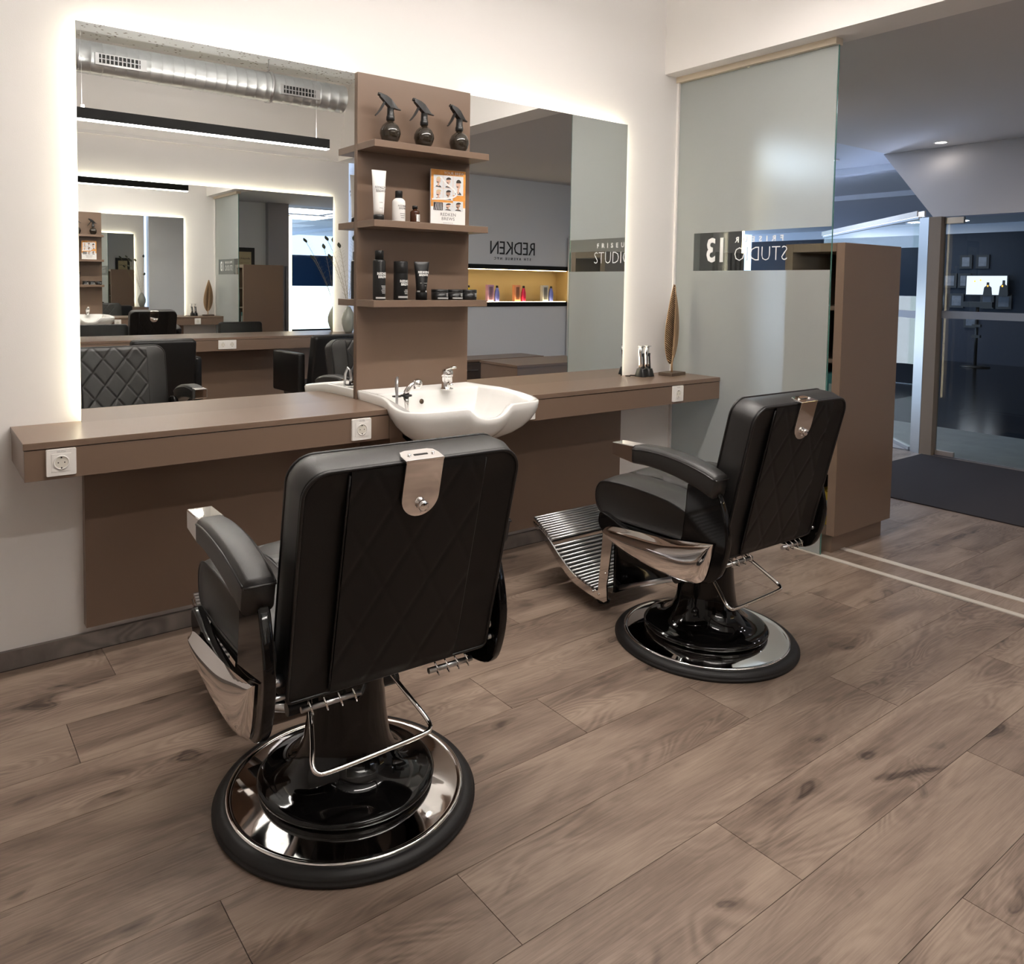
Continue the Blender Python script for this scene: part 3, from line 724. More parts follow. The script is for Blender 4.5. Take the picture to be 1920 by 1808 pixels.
# ---------------------------------------------------------------- products
def RB(t, s1, s2, m, r, z, x=0., bold=.0):
    text('REDKEN', s1, m, t, 'lettering', RZ(x) @ T(0, 0, z + s1 * .45), wrap=r, bold=bold, space=1.05)
    text('BREWS', s2, m, t, 'lettering', RZ(x) @ T(0, 0, z - s1 * .45), wrap=r, bold=bold, space=1.05)
def small_print(t, m, r, z0, z1, k, w, x=0.):
    mb = MB()
    for i in range(k):
        z = z0 + (z1 - z0) * i / max(1, k - 1); ww = w * (.7 + .3 * ((i * 7) % 3) / 2)
        n = 5
        v = []
        for j in range(n + 1):
            a = x + (j / n - .5) * ww / r; v += [((r + .0006) * math.sin(a), -(r + .0006) * math.cos(a), z), ((r + .0006) * math.sin(a), -(r + .0006) * math.cos(a), z + .0022)]
        mb.add(v, [(2 * j, 2 * j + 2, 2 * j + 3, 2 * j + 1) for j in range(n)])
    mb.obj('small_print', m, t)
def band(t, m, r, z0, z1, a0=-1.1, a1=1.1, name='label_band'):
    n = 14; v = []
    for j in range(n + 1):
        a = a0 + (a1 - a0) * j / n
        for z in (z0, z1): v.append(((r + .0005) * math.sin(a), -(r + .0005) * math.cos(a), z))
    MB().add(v, [(2 * j, 2 * j + 2, 2 * j + 3, 2 * j + 1) for j in range(n)], True).obj(name, m, t)
def tube_bottle(name, label, loc, rz, body, cap, H, w1, w2, rc, hc):
    t = thing(name, label, 'tube', loc, rz)
    MB().lathe([(0, 0), (rc, 0), (rc, hc - .002), (rc - .002, hc), (0, hc)], n=28).obj('cap', cap, t)
    n = 24; rings = []
    for k in range(9):
        u = k / 8; a_ = w1 + (w2 - w1) * u; b_ = w1 * (1 - u ** 1.6) + .0025
        rings.append([(a_ * math.cos(2 * PI * i / n), b_ * math.sin(2 * PI * i / n), hc + (H - hc) * u) for i in range(n)])
    rings.append([(w2 * math.cos(2 * PI * i / n), .0012 * math.sin(2 * PI * i / n), H + .001) for i in range(n)])
    MB().loft(rings).obj('tube_body', body, t); return t
Mgp = mat('grey_lettering', (.16, .15, .15), .5)
# middle shelf
t = tube_bottle('cream_tube', 'white squeeze tube standing on its black cap at the left of the middle shelf', (1.188, -.140, 1.689), -.05, M_wht, M_black, .222, .022, .036, .024, .027)
def flat_text(t, body, s, z, y, m, x=0, **k): return text(body, s, m, t, 'lettering', T(x, y, z), **k)
flat_text(t, 'REDKEN', .0145, .146, -.0165, Mgp); flat_text(t, 'BREWS', .0145, .131, -.0190, Mgp); flat_text(t, 'CLEAN', .005, .08, -.0222, Mgp); flat_text(t, 'WASH', .005, .055, -.0232, Mgp)
t = thing('shampoo_bottle', 'white round-shouldered bottle with black cap on the middle shelf', 'bottle', (1.293, -.135, 1.689), .05)
MB().lathe([(0, 0), (.0285, 0), (.030, .003), (.030, .088), (.028, .097), (.020, .105), (.013, .108), (0, .108)], n=36).obj('bottle_body', M_wht, t)
MB().lathe([(0, .1082), (.0165, .1082), (.0165, .139), (.0155, .141), (0, .141)], n=28).obj('cap', M_black, t)
RB(t, .0125, .0125, Mgp, .0301, .066, .12); small_print(t, Mgp, .0301, .018, .036, 3, .03, .12)
t = thing('oil_bottle', 'small amber glass bottle with white label on the middle shelf', 'bottle', (1.382, -.13, 1.689), .0)
MB().lathe([(0, 0), (.0215, 0), (.0225, .002), (.0225, .050), (.020, .056), (.010, .061), (.010, .066), (0, .066)], n=32).obj('bottle_body', M_amber, t)
MB().lathe([(0, .0662), (.0125, .0662), (.0125, .079), (.011, .081), (0, .081)], n=24).obj('cap', M_black, t)
band(t, M_wht, .0226, .008, .040, -.2, 1.3); small_print(t, Mgp, .0232, .014, .034, 4, .018, .5)
# advert card
t = thing('advert_card', 'standing advert card with portraits on an orange ground, right end of the middle shelf', 'card', (1.572, -.115, 1.689), -.10)
CW, CH = .186, .262
MB().box(-CW / 2, CW / 2, -.008, 0, 0, CH).obj('card_board', M_wht, t)
M_or = mat('print_orange', (.78, .30, .06), .5, var=.5, bscale=30); M_lg = mat('print_light_grey', (.66, .67, .68), .5)
skin = [mat('print_skin_a', (.62, .40, .30), .6), mat('print_skin_b', (.40, .24, .17), .6)]; hair = mat('print_hair', (.035, .025, .02), .6); blond = mat('print_blond', (.60, .46, .28), .6); cloth = mat('print_cloth', (.07, .065, .06), .6)
g = MB(); g.box(-CW / 2 + .0005, CW / 2 - .0005, -.0087, -.0082, .088, CH - .0005); g.obj('orange_ground', M_or, t)
mb = MB(); y = -.0092
def quad(mb, x0, x1, z0, z1, y): mb.add([(x0, y, z0), (x1, y, z0), (x1, y, z1), (x0, y, z1)], [(0, 1, 2, 3)])
def disc(mb, x, z, rx, rz_, y, tilt=0., a0=0, a1=2 * PI, n=14):
    mb.add([(x + rx * math.cos(a) * math.cos(tilt) - rz_ * math.sin(a) * math.sin(tilt), y, z + rx * math.cos(a) * math.sin(tilt) + rz_ * math.sin(a) * math.cos(tilt)) for a in [a0 + (a1 - a0) * i / n for i in range(n)]], [tuple(range(n))])
cells = [(-.080, -.029, .176, .236, 2), (-.028, .024, .176, .236, 0), (.025, .080, .146, .236, 0), (-.080, -.029, .120, .175, 2), (-.028, .024, .120, .175, 1), (-.080, -.029, .070, .109, 3), (-.028, .024, .070, .109, 0), (.025, .080, .070, .118, 1)]
mb.mi = 0
for x0, x1, z0, z1, k in cells: quad(mb, x0, x1, z0, z1, y)
for x0, x1, z0, z1, k in cells:
    cx, cz, hw, hh = (x0 + x1) / 2, (z0 + z1) / 2, (x1 - x0) / 2, (z1 - z0) / 2
    if k == 3:
        mb.mi = 3; quad(mb, x0 + .001, x1 - .001, z0 + .001, z1 - .001, y - .0003); mb.mi = 0
        for i in range(5): mb.add([(x0 + .006 + .009 * i, y - .0006, z0 + .003), (x0 + .009 + .009 * i, y - .0006, z0 + .003), (x0 + .016 + .007 * i, y - .0006, z1 - .004), (x0 + .014 + .007 * i, y - .0006, z1 - .004)], [(0, 1, 2, 3)])
        continue
    mb.mi = 5; disc(mb, cx, z0 + .002, hw * .62, hh * .34, y - .0003, 0, 0, PI)
    mb.mi = 1 if k != 1 else 2; quad(mb, cx - .005, cx + .005, z0 + .008, cz, y - .0004); disc(mb, cx, cz + .004, .0115, hh * .42, y - .0006, .1)
    mb.mi = 4 if k == 2 else 3; disc(mb, cx + .002, cz + .006 + hh * .2, .0135, hh * .33, y - .0008, .15, -.2, PI + .3)
    mb.mi = 3; disc(mb, cx - .004, cz - .002, .0065, .005, y - .0009, 0, PI, 2 * PI)
mb.obj('portraits', [M_lg, skin[0], skin[1], hair, blond, cloth], t)
sw = MB(); P = smooth_path([(-.045, 0, .228), (-.01, 0, .196), (.028, 0, .172), (.044, 0, .150), (.02, 0, .134), (-.03, 0, .126), (-.088, 0, .121)], 5)
for a, b_ in zip(P, P[1:]):
    n_ = Vector((-(b_ - a).z, 0, (b_ - a).x)).normalized() * .004; sw.add([(a.x - n_.x, y - .0015, a.z - n_.z), (b_.x - n_.x, y - .0015, b_.z - n_.z), (b_.x + n_.x, y - .0015, b_.z + n_.z), (a.x + n_.x, y - .0015, a.z + n_.z)], [(0, 1, 2, 3)])
sw.obj('white_swoosh', M_wht, t)
text('REDKEN', .021, Mgp, t, 'lettering', T(0, -.0084, .052), ext=.0003, space=1.1); text('BREWS', .021, Mgp, t, 'lettering', T(0, -.0084, .032), ext=.0003, space=1.1)
text('YOUR BREW', .019, M_wht, t, 'lettering', T(.030, -.0089, .247), ext=.0003); text('GROOMING FOR EVERY MAN', .004, Mgp, t, 'lettering', T(0, -.0084, .013), ext=.0002)
# lower shelf
Mlt = mat('light_print', (.74, .74, .72), .5); Mgb = mat('grey_band', (.50, .50, .49), .4)
t = thing('hairspray_can', 'tall black spray can with ribbed cap at the left of the lowest shelf', 'spray can', (1.192, -.140, 1.337), .08)
MB().lathe([(0, 0), (.0275, 0), (.0285, .003), (.0285, .172), (.026, .178), (.021, .181), (0, .181)], n=40).obj('can_body', M_black, t)
MB().lathe([(0, .1815), (.0195, .1815), (.0195, .218), (.0175, .221), (0, .221)], n=32).obj('cap', M_black, t)
RB(t, .0155, .0155, Mlt, .0287, .110, .15, bold=.0006); small_print(t, Mlt, .0286, .030, .062, 6, .028, .25); band(t, Mgb, .0286, .006, .014)
t = thing('foam_can', 'black cylindrical can without neck on the lowest shelf', 'can', (1.303, -.140, 1.337), .05)
MB().lathe([(0, 0), (.0315, 0), (.0325, .003), (.0325, .118), (.0325, .1185), (.0318, .12), (.0325, .1215), (.0325, .172), (.030, .176), (0, .177)], n=40).obj('can_body', M_black, t)
RB(t, .0155, .0155, Mlt, .0327, .078, .25, bold=.0006); small_print(t, Mlt, .0326, .028, .045, 4, .028, .35); band(t, Mgb, .0326, .010, .018, -.9, 1.1)
t = tube_bottle('gel_tube', 'black squeeze tube standing on its cap on the lowest shelf', (1.418, -.135, 1.337), -.28, M_black, M_blackm, .176, .0235, .037, .0265, .036)
flat_text(t, 'REDKEN', .0135, .128, -.0165, Mlt, .004, bold=.0006); flat_text(t, 'BREWS', .0135, .115, -.0185, Mlt, .004, bold=.0006)
flat_text(t, 'STAND TOUGH', .0048, .078, -.0215, Mlt, .004); flat_text(t, 'EXTREME GEL', .004, .066, -.0222, Mlt, .004)
band(t, Mgb, .0247, .037, .0435, -1.2, 1.2)
for k, (x, lab) in enumerate(((1.520, 'low black jar next to the squeeze tube on the lowest shelf'), (1.604, 'low black jar in the middle of the three jars on the lowest shelf'), (1.687, 'low black jar at the right end of the lowest shelf'))):
    t = thing('pomade_jar', lab, 'jar', (x, -.135, 1.337), .1, 'pomade jars on the lowest shelf')
    MB().lathe([(0, 0), (.038, 0), (.040, .002), (.040, .034), (0, .034)], n=36).obj('jar_body', M_black, t)
    MB().lathe([(0, .0345), (.040, .0345), (.0405, .036), (.0405, .048), (.038, .050), (0, .050)], n=36).obj('lid', M_black, t)
    band(t, mat('jar_seam', (.45, .45, .45), .3, metal=.6), .0403, .0338, .0348, -3.1, 3.1, 'seam')
    if k < 2: band(t, Mgb, .0402, .006, .012, -.9, .9)
    small_print(t, Mlt, .0402, .017, .028, 3, .022, .4)

# ---------------------------------------------------------------- leaf ornament, trimmers
t = thing('leaf_ornament', 'tall golden metal leaf on a dark square base at the right end of the counter', 'ornament', (3.205, -.135, HC), math.radians(8))
MB().box(-.075, .075, -.048, .048, 0, .018).obj('base', M_brownbase, t, bevel=.002)
MB().tube([(-.004, 0, .018), (-.006, 0, .06), (-.002, 0, .12), (.012, 0, .28), (.016, 0, .42), (.012, 0, .545)], [.007, .006, .0045, .004, .003, .0015], 10).obj('stem', M_gold, t)
def lw_(z):
    u = (z - .065) / (.548 - .065); return .074 * (math.sin(PI * max(0, min(1, u)) ** .72) ** .85)
def mid(z): return -.006 + .022 * min(1, (z - .06) / .34)
M_gold2 = mat('bronze_dark', (.10, .055, .03), .5, metal=.4)
for s in (-1, 1):
    def fn(u, v, s=s):
        z = .068 + (.542 - .068) * v; return (mid(z) + s * u * lw_(z) * .97, .004 + .010 * u * u, z)
    lb = MB().grid(fn, 6, 60).obj('leaf_blade', M_gold2, t)
    rb = MB(); z = .072
    while z < .535:
        x0 = mid(z); P = None
        for k in range(1, 40):      # a rib climbs outwards until it meets the outline
            u = k * .002; zz = z + u * .62
            if zz > .545 or u > lw_(zz): break
            P = (u, zz)
        if P:
            u, zz = P; w_ = u / max(lw_(zz), .002)
            rb.tube([(x0, -.001, z), (mid(zz) + s * u, .0035 + .010 * w_ * w_ - .003, zz)], .0027, 4)
        z += .0122
    o = rb.obj('leaf_ribs', M_gold, lb); o['kind'] = 'stuff'
    MB().tube([(mid(z) + s * lw_(z), .004 + .010 - .002, z) for z in [.066 + .48 * i / 40 for i in range(41)]], .002, 6).obj('leaf_rim', M_gold, lb)
t = thing('trimmer_stand', 'black charging stand holding two hair trimmers on the counter', 'charging stand', (3.0, -.10, HC), 0)
for x in (-.026, .026):
    MB().loft([[(x + a_ * k, b_ * k - .0, z) for a_, b_ in rrect(.056, .075, .018, 4)] for z, k in ((0, 1), (.004, 1), (.045, .72), (.047, .68))]).obj('cup', M_black, t)
MB().tube([(-.05, .03, .004), (-.075, .045, .006), (-.09, .03, .004), (-.11, .05, .004)], .003, 8).obj('cable', M_blackm, t)
for k, x in enumerate((-.026, .026)):
    q = thing('hair_trimmer', 'silver and black hair trimmer, %s of the two in the charging stand' % ('left' if k == 0 else 'right'), 'hair trimmer', (3.0 + x, -.10, HC + .0475), 0, 'hair trimmers in the stand')
    MB().loft([[(a_ - .012 + dx, b_, z) for a_, b_ in rrect(w_, .026, .006, 3)] for z, w_, dx in ((0, .020, .006), (.03, .019, .004), (.07, .018, .0), (.10, .022, -.002), (.128, .024, .0))]).obj('shell', M_chrome, q)
    MB().loft([[(a_ + .008 + dx, b_, z) for a_, b_ in rrect(w_, .0262, .004, 3)] for z, w_, dx in ((0, .014, .0), (.03, .012, -.002), (.07, .009, -.004), (.09, .006, -.002))]).obj('grip', M_black, q)
    MB().box(-.020, .010, -.016, .012, .1285, .134).obj('blade', M_steel, q)
    MB().box(-.014, -.008, -.0148, -.0128, .072, .090).obj('switch', M_black, q)

# ---------------------------------------------------------------- glass partition
t = thing('glass_partition', 'tall frosted glass partition beside the barber chairs with reversed salon name', 'glass partition', (XG, 0, .004))
MB().box(-.004, .004, -1.024, -.001, 0, 2.659).obj('glass_pane', M_glass, t)
FX = -.0048
film = MB(); zb, zt_ = 1.512, 1.738
def fq(y0, y1, z0, z1): film.add([(FX, y0, z0), (FX, y1, z0), (FX, y1, z1), (FX, y0, z1)], [(0, 1, 2, 3)])
fq(-1.022, -.003, 0.002, zb - .004); fq(-1.022, -.003, zt_ - .004, 2.657); fq(-.146, -.003, zb - .004, zt_ - .004)
film.obj('frosted_film', M_frost, t)
MB().box(-.0042, .0042, -1.0262, -1.0243, 0, 2.659).obj('pane_edge', mat('green_glass_edge', (.10, .25, .22), .2), t)
M_let = mat('white_film_letters', (.85, .86, .86), .6)
# lettering reads correctly from the reception side (mirrored from here)
ML = lambda y, z: T(-.0052, y, z) @ RZ(PI / 2)
text('FRISEUR', .044, M_let, t, 'lettering', ML(-.595, 1.684), ext=.0003, bold=.0012, space=2.15)
text('STUDIO', .118, M_let, t, 'lettering', ML(-.605, 1.598), ext=.0003, bold=-.0022, space=1.0, sx=.82)
text('13', .195, M_let, t, 'lettering', ML(-.310, 1.622), ext=.0003, bold=.005, sx=.78)

# ---------------------------------------------------------------- ceiling-hung things of the salon
def linear_lamp(label, x0, x1, y, z, m, top, mu):
    t = thing('linear_pendant_lamp', label, 'pendant lamp', (x0, y, z)); L_ = x1 - x0
    MB().box(0, L_, -.032, .032, .006, .078).obj('housing', M_blackm, t, bevel=.002)
    MB().box(.004, L_ - .004, -.022, .022, .0785, .0795).obj('upward_fill', mu, t)  # glowing top face added to brighten the ceiling
    MB().box(.004, L_ - .004, -.026, .026, 0, .006).obj('diffuser', m, t)
    for x in (.15, L_ - .10): MB().tube([(x, 0, .078), (x, 0, top - z)], .001, 6).obj('suspension_wire', M_steel, t)
    MB().box(.145, .165, -.01, .01, .0785, .10).obj('wire_clamp', M_plastic, t)
    return t
linear_lamp('long black linear pendant lamp with glowing underside, seen in the left mirror', .30, 2.21, -2.6, 2.46, M_lamp, CZ, M_up)
linear_lamp('long black linear pendant lamp close to the ceiling above the barber chairs', -.2, 2.75, -1.20, 2.93, M_lamp2, CZ, M_up2)
# ventilation duct
t = thing('ventilation_duct', 'round galvanised spiral ventilation duct under the ceiling, seen in the left mirror', 'duct', (XL, -3.90, 3.20))
prof = []
L_ = XH - XL - .25; n = 62
pts = []; rs = []
for i in range(n):
    x = L_ * i / n
    for dx, r in ((0, .130), (.080, .130), (.083, .1335), (.086, .130)): pts.append((x + dx, 0, 0)); rs.append(r)
MB().tube(pts, rs, 40).obj('duct_pipe', M_galv, t)
MB().tube([(4.815, 0, 0), (4.845, 0, 0)], [.142, .142], 40).obj('clamp', M_steel, t)
MB().tube([(4.83, 0, .142), (4.83, 0, CZ - 3.20)], .004, 8).obj('hanger', M_steel, t)
for x0 in (3.375, 4.92):
    g = MB(); g.box(x0 - .03, x0 + .36, .115, .142, -.075, .02); go = g.obj('air_grille', M_steel, t, bevel=.003)
    b = MB(); b.box(x0, x0 + .31, .1425, .1432, -.060, .008); b.obj('grille_slot', M_black, go)
    s_ = MB()
    for i in range(10): s_.box(x0 + .014 + i * .031, x0 + .022 + i * .031, .1433, .150, -.060, .008)
    s_.box(x0, x0 + .31, .1433, .150, -.030, -.024); s_.obj('grille_bars', M_steel, go)

# ---------------------------------------------------------------- styling chairs at the opposite counter
def salon_chair(label, loc, rz):
    t = thing('styling_chair', label, 'chair', loc, rz, 'styling chairs at the opposite counter')
    MB().lathe([(0, 0), (.27, 0), (.27, .008), (.26, .014), (.05, .022), (.03, .03), (.03, .36), (0, .36)], n=48).obj('base', M_chrome, t)
    MB().loft([[(a_ * k, b_ * k, z) for a_, b_ in rrect(.50, .50, .05, 4)] for z, k in ((.365, .95), (.38, 1), (.47, 1), (.49, .95))]).obj('seat', M_leather, t)
    MTs = T(0, -.23, .40) @ RX(math.radians(10))
    MB().loft([[MTs @ Vector((a_ * k, yy, b_ * k + .275)) for a_, b_ in rrect(.49, .55, .03, 4)] for yy, k in ((-.05, .93), (-.045, .98), (-.03, 1), (.03, 1), (.045, .98), (.05, .93))]).obj('backrest', M_leather2, t)
    for s in (-1, 1):
        MB().loft([[(s * .295 + yy, a_ * k + .03, .60 + b_ * k) for a_, b_ in rrect(.50, .36, .02, 3)] for yy, k in ((-.033, .96), (-.028, 1), (.028, 1), (.033, .96))]).obj('armrest_panel', M_leather2, t)
    return t
salon_chair('black square styling chair before the opposite counter, left one seen in the mirror', (1.13, -3.62, 0), PI)
salon_chair('black square styling chair before the opposite counter, right one seen in the mirror', (2.58, -3.56, 0), PI - .08)
# vase with peacock feathers on the opposite counter
t = thing('vase', 'grey vase with peacock feathers at the end of the opposite counter', 'vase', (3.27, WS + .2, HC))
MB().lathe([(0, 0), (.035, 0), (.050, .03), (.072, .10), (.074, .15), (.055, .21), (.028, .26), (.020, .28), (.017, .28), (.015, .24), (0, .24)], n=36).obj('vase_body', mat('grey_glaze', (.30, .31, .27), .3), t)
random.seed(3)
for k, (dx, dy, h) in enumerate(((-.24, .05, .60), (-.12, .02, .72), (.02, .08, .80), (-.30, .10, .78), (.06, -.03, .45))):
    P = smooth_path([(0, 0, .20), (dx * .25, dy * .3, .20 + h * .4), (dx * .7, dy * .8, .20 + h * .8), (dx, dy, .20 + h)], 6)
    f = MB().tube(P, .0018, 6).obj('feather_stem', mat('feather_quill', (.30, .24, .14), .7), t)
    e = P[-1]; d = (P[-1] - P[-3]).normalized(); ey = MB()
    ey.loft([[tuple(e + d * (-.03 + .06 * u) + Vector((w_ * math.cos(a), .003 * math.sin(a), 0))) for a in [2 * PI * i / 12 for i in range(12)]] for u, w_ in ((0, .004), (.25, .018), (.5, .022), (.75, .016), (1, .003))])
    ey.obj('feather_eye', mat('feather_green', (.05, .055, .03), .5), t)
    br = MB()
    for i in range(4, len(P) - 1):
        for s in (-1, 1): br.tube([P[i], P[i] + Vector((s * .035, .0, .03))], .0007, 4)
    br.obj('barbs', mat('feather_barb', (.22, .22, .12), .7), t)

# ---------------------------------------------------------------- reception
struct(MB().box(3.36, 4.76, .62, .80, 0, RZc), 'wall_north', M_wallr)
struct(MB().box(3.36, 3.40, .0, .62, 0, RZc), 'wall_recess', M_wallr)
struct(MB().box(4.40, 4.76, .50, .619, 0, RZc), 'wall_column', mat('column_paint', (.36, .34, .35), .8))
struct(MB().box(3.46, 9.2, WS - .2, WS, 0, 1.14), 'wall_south_lower', M_wallr)
struct(MB().box(3.46, 9.2, WS - .2, WS, 1.66, RZc), 'wall_south', M_wallr)
struct(MB().box(3.46, 4.55, WS - .2, WS, 1.14, 1.66), 'wall_south_left', M_wallr)
struct(MB().box(6.66, 9.2, WS - .2, WS, 1.14, 1.66), 'wall_south_right', M_wallr)
struct(MB().box(3.46, 8.2, WS, .62, RZc, RZc + .12), 'ceiling_reception', M_ceil_r)
struct(MB().box(3.46, 16.5, .62, 8.5, RZc, RZc + .12), 'ceiling_passage', mat('passage_ceiling_paint', (.62, .66, .74), .8))
# sloping fascia above the entrance door
struct(MB().add([(XE, -.11, 2.035), (XE, WS, 2.035), (7.22, WS, RZc + .01), (7.22, .667, RZc + .01)], [(0, 1, 2, 3)]), 'wall_entrance', M_ceil_r)
struct(MB().box(7.80, 7.92, .63, 8.5, 2.66, RZc - .001), 'trim_6', mat('beam_paint', (.60, .64, .72), .8))
struct(MB().box(10.2, 10.4, .63, 8.5, 2.66, RZc - .001), 'trim_7', mat('beam_paint', (.60, .64, .72), .8))
struct(MB().box(XE - .01, XE + .06, -4.5, -1.46, 0, 2.03), 'wall_east', M_wallr)
# certificate, radiator
t = thing('framed_certificate', 'black framed certificate on the reception wall, seen in the left mirror', 'picture', (4.03, .618, 1.37))
MB().box(-.17, .17, -.03, 0, 0, .60).obj('frame', M_black, t, bevel=.004)
MB().box(-.11, .11, -.033, -.0305, .07, .53).obj('certificate_sheet', mat('parchment', (.55, .45, .27), .7), t)
text('Urkunde', .05, M_cap, t, 'lettering', T(0, -.0335, .42), ext=.0003)
mb = MB()
for i in range(8): mb.box(-.07, .07, -.0338, -.0332, .12 + i * .032, .124 + i * .032)
mb.obj('small_print', mat('brown_ink', (.18, .12, .06), .6), t)
t = thing('column_radiator', 'tall grey tube radiator on the column behind the glass partition', 'radiator', (4.40, .497, .12))
for i in range(6): MB().box(i * .058, i * .058 + .036, -.05, -.015, 0, 1.56).obj('radiator_tube', mat('radiator_grey', (.20, .19, .20), .5), t, bevel=.008)
MB().box(0, .33, -.014, -.002, .05, .09).obj('radiator_rail', MATS['radiator_grey'], t)
t = thing('corner_light_column', 'slim warm vertical light strip at the edge of the reception column', 'light strip', (4.775, .56, .25))
MB().box(0, .03, -.03, .03, 0, 2.3).obj('profile', M_alu, t); MB().box(.0, .05, -.0305 - .004, -.0305, .02, 2.28).obj('light_diffuser', mat('column_led', (1, 1, 1), .5, emit=(1., .80, .50), es=7.), t)
# tall bookcase
t = thing('tall_shelf_cabinet', 'tall brown open shelf cabinet standing just behind the glass partition', 'cabinet', (3.42, -1.067, 0))
W_, D_, H_, z0 = .60, .34, 1.655, .10
MB().box(.03, W_ - .04, .03, D_ - .03, 0, z0).obj('plinth', M_lam, t)
MB().box(0, W_, 0, .045, z0, H_).obj('end_panel', M_lam, t, bevel=.001)
MB().box(0, W_, D_ - .045, D_, z0, H_).obj('end_panel', M_lam, t, bevel=.001)
MB().box(0, W_, .0455, D_ - .0455, H_ - .045, H_).obj('top_panel', M_lam, t, bevel=.001)
MB().box(0, W_, .0455, D_ - .0455, z0, z0 + .04).obj('bottom_panel', M_lam, t)
MB().box(W_ - .02, W_, .0455, D_ - .0455, z0 + .041, H_ - .046).obj('back_panel', M_lamd, t)
for z in (.42, .72, 1.02, 1.30): MB().box(.02, W_ - .021, .0455, D_ - .0455, z, z + .022).obj('shelf', M_lam, t)
bc = [('teal_folder', 'teal', (.03, .16, .17), .742, .22, 4), ('red_box', 'dark red', (.25, .01, .03), .442, .20, 3), ('yellow_box', 'yellow', (.55, .38, .03), .141, .18, 2)]
for nm, cn, col, z, h, k in bc:
    for i in range(k):
        y = -1.067 + .05 + i * .045
        q = thing('shelf_folder' if 'folder' in nm else 'storage_box', '%s %s, %s from the front in the tall shelf cabinet' % (cn, 'folder' if 'folder' in nm else 'box', ('first', 'second', 'third', 'fourth')[i]), 'folder' if 'folder' in nm else 'box', (3.46, y, z), 0, '%s items in the tall shelf cabinet' % cn)
        MB().box(0, .26, 0, .040, 0, h).obj('cover', mat('cover_' + nm, col, .5), q, bevel=.002)
        MB().box(-.0015, -.0002, .008, .032, h * .3, h * .75).obj('spine_label', M_wht if i % 2 else mat('spine_tint', (.3, .35, .35), .5), q)
# doormat
tag(MB().box(4.85, 6.50, -2.6, -.13, 0.0, .008).obj('doormat', M_carpet, bevel=.003), 'large dark grey entrance mat on the reception floor before the glass door', 'doormat')
# entrance post, glass door, slanted glass wall
t = thing('entrance_post', 'square steel clad post between the glass door and the slanted glazing', 'post', (XE, -.10, 0))
MB().box(-.05, .05, -.098, 0.0, 0, 2.034).obj('post_core', M_wood_post, t, bevel=.002)
MB().prism([(-.051, .001), (.052, .001), (.052, .10), (.0, .10)], 'z', 0, 2.034).obj('steel_side', M_steel, t)
t = thing('glass_door', 'clear glass entrance door with a frosted stripe and steel patch fittings', 'door', (XE + .02, -.205, .012))
MB().box(-.005, .005, -1.24, 0, 0, 2.01).obj('glass_pane', M_glass, t)
MB().box(-.0065, -.0055, -1.24, 0, 1.165, 1.228).obj('frosted_stripe', mat('stripe_film', (.30, .33, .38), .6), t)
MB().box(-.018, .018, -.145, 0, -.006, .034).obj('patch_fitting', mat('patch_steel', (.70, .62, .58), .35, metal=.7), t, bevel=.002)
MB().box(-.018, .018, -.145, 0, 1.962, 2.016).obj('patch_fitting', M_steel, t, bevel=.002)
MB().tube([(-.06, -1.12, .75), (-.06, -1.12, 1.35)], .012, 12).obj('pull_handle', M_steel, t)
ang = math.radians(-43.5)
t = thing('slanted_glazing', 'clear slanted glass wall left of the entrance post with a frosted stripe', 'glass wall', (XE + .03, .0, .0), ang)
MB().box(-.005, .005, .02, 2.7, 0.03, 2.03).obj('glass_pane', M_glass, t)
MB().box(-.0065, -.0055, .02, 2.7, 1.165, 1.228).obj('frosted_stripe', MATS['stripe_film'], t)
MB().box(-.02, .02, .02, 2.7, 0, .03).obj('floor_channel', M_steel, t)
MB().box(-.015, .015, .02, 2.7, 2.03, 2.05).obj('head_channel', M_steel, t)
MB().box(-.030, -.016, .02, 2.7, 2.0505, 2.10).obj('added_strip_lip', M_plastic, t); MB().box(.030, .044, .02, 2.7, 2.0505, 2.10).obj('added_strip_lip', M_plastic, t)  # added lips that keep the glowing strip out of sight
MB().box(-.014, .028, .02, 2.7, 2.051, 2.056).obj('added_uplight', mat('uplight_glow', (1, 1, 1), .5, emit=(.55, .68, 1.0), es=14.), t)  # hidden strip added to throw light on passage ceiling and fascia
# downlights
def downlight(label, x, y, z, r=.045, m=None, group=None):
    t = thing('downlight', label, 'ceiling light', (x, y, z), 0, group)
    MB().lathe([(r, -.004), (r + .012, -.004), (r + .014, -.001), (r, -.001), (r, -.004)], n=28, cap=False).obj('trim_ring', M_plastic, t)
    MB().lathe([(0, -.003), (r, -.003), (r, -.0015), (0, -.0015)], n=28).obj('lens', m or M_down, t)
downlight('small round downlight in the reception ceiling above the entrance mat', 6.95, .02, RZc, .045, mat('small_downlight_lens', (1, 1, 1), .5, emit=(1., .92, .85), es=14.))
for k, (x, y) in enumerate(((16.0, 5.7), (15.2, 4.65), (15.9, 5.15), (15.4, 4.1))):
    downlight(['leftmost', 'near middle', 'far middle', 'rightmost'][k] + ' of four round downlights in the passage ceiling behind the glass', x, y, RZc - .001, .12, group='downlights in the passage')
downlight('round downlight in the passage ceiling seen through the glass door', 15.6, 3.3, RZc - .001, .08)
for k, (x, y) in enumerate(((5.8, -1.6), (6.2, -2.3), (5.0, -1.9))):  # added out of view, only to brighten the reception
    downlight(('added unseen reception fill light above the desk', 'added unseen reception fill light near the drawer cabinet', 'added unseen reception fill light beside the doorway header', 'added unseen reception fill light before the framed certificate', 'added unseen reception fill light above the tall cabinet')[k], x, y, RZc, .06, group='added reception fill lights')
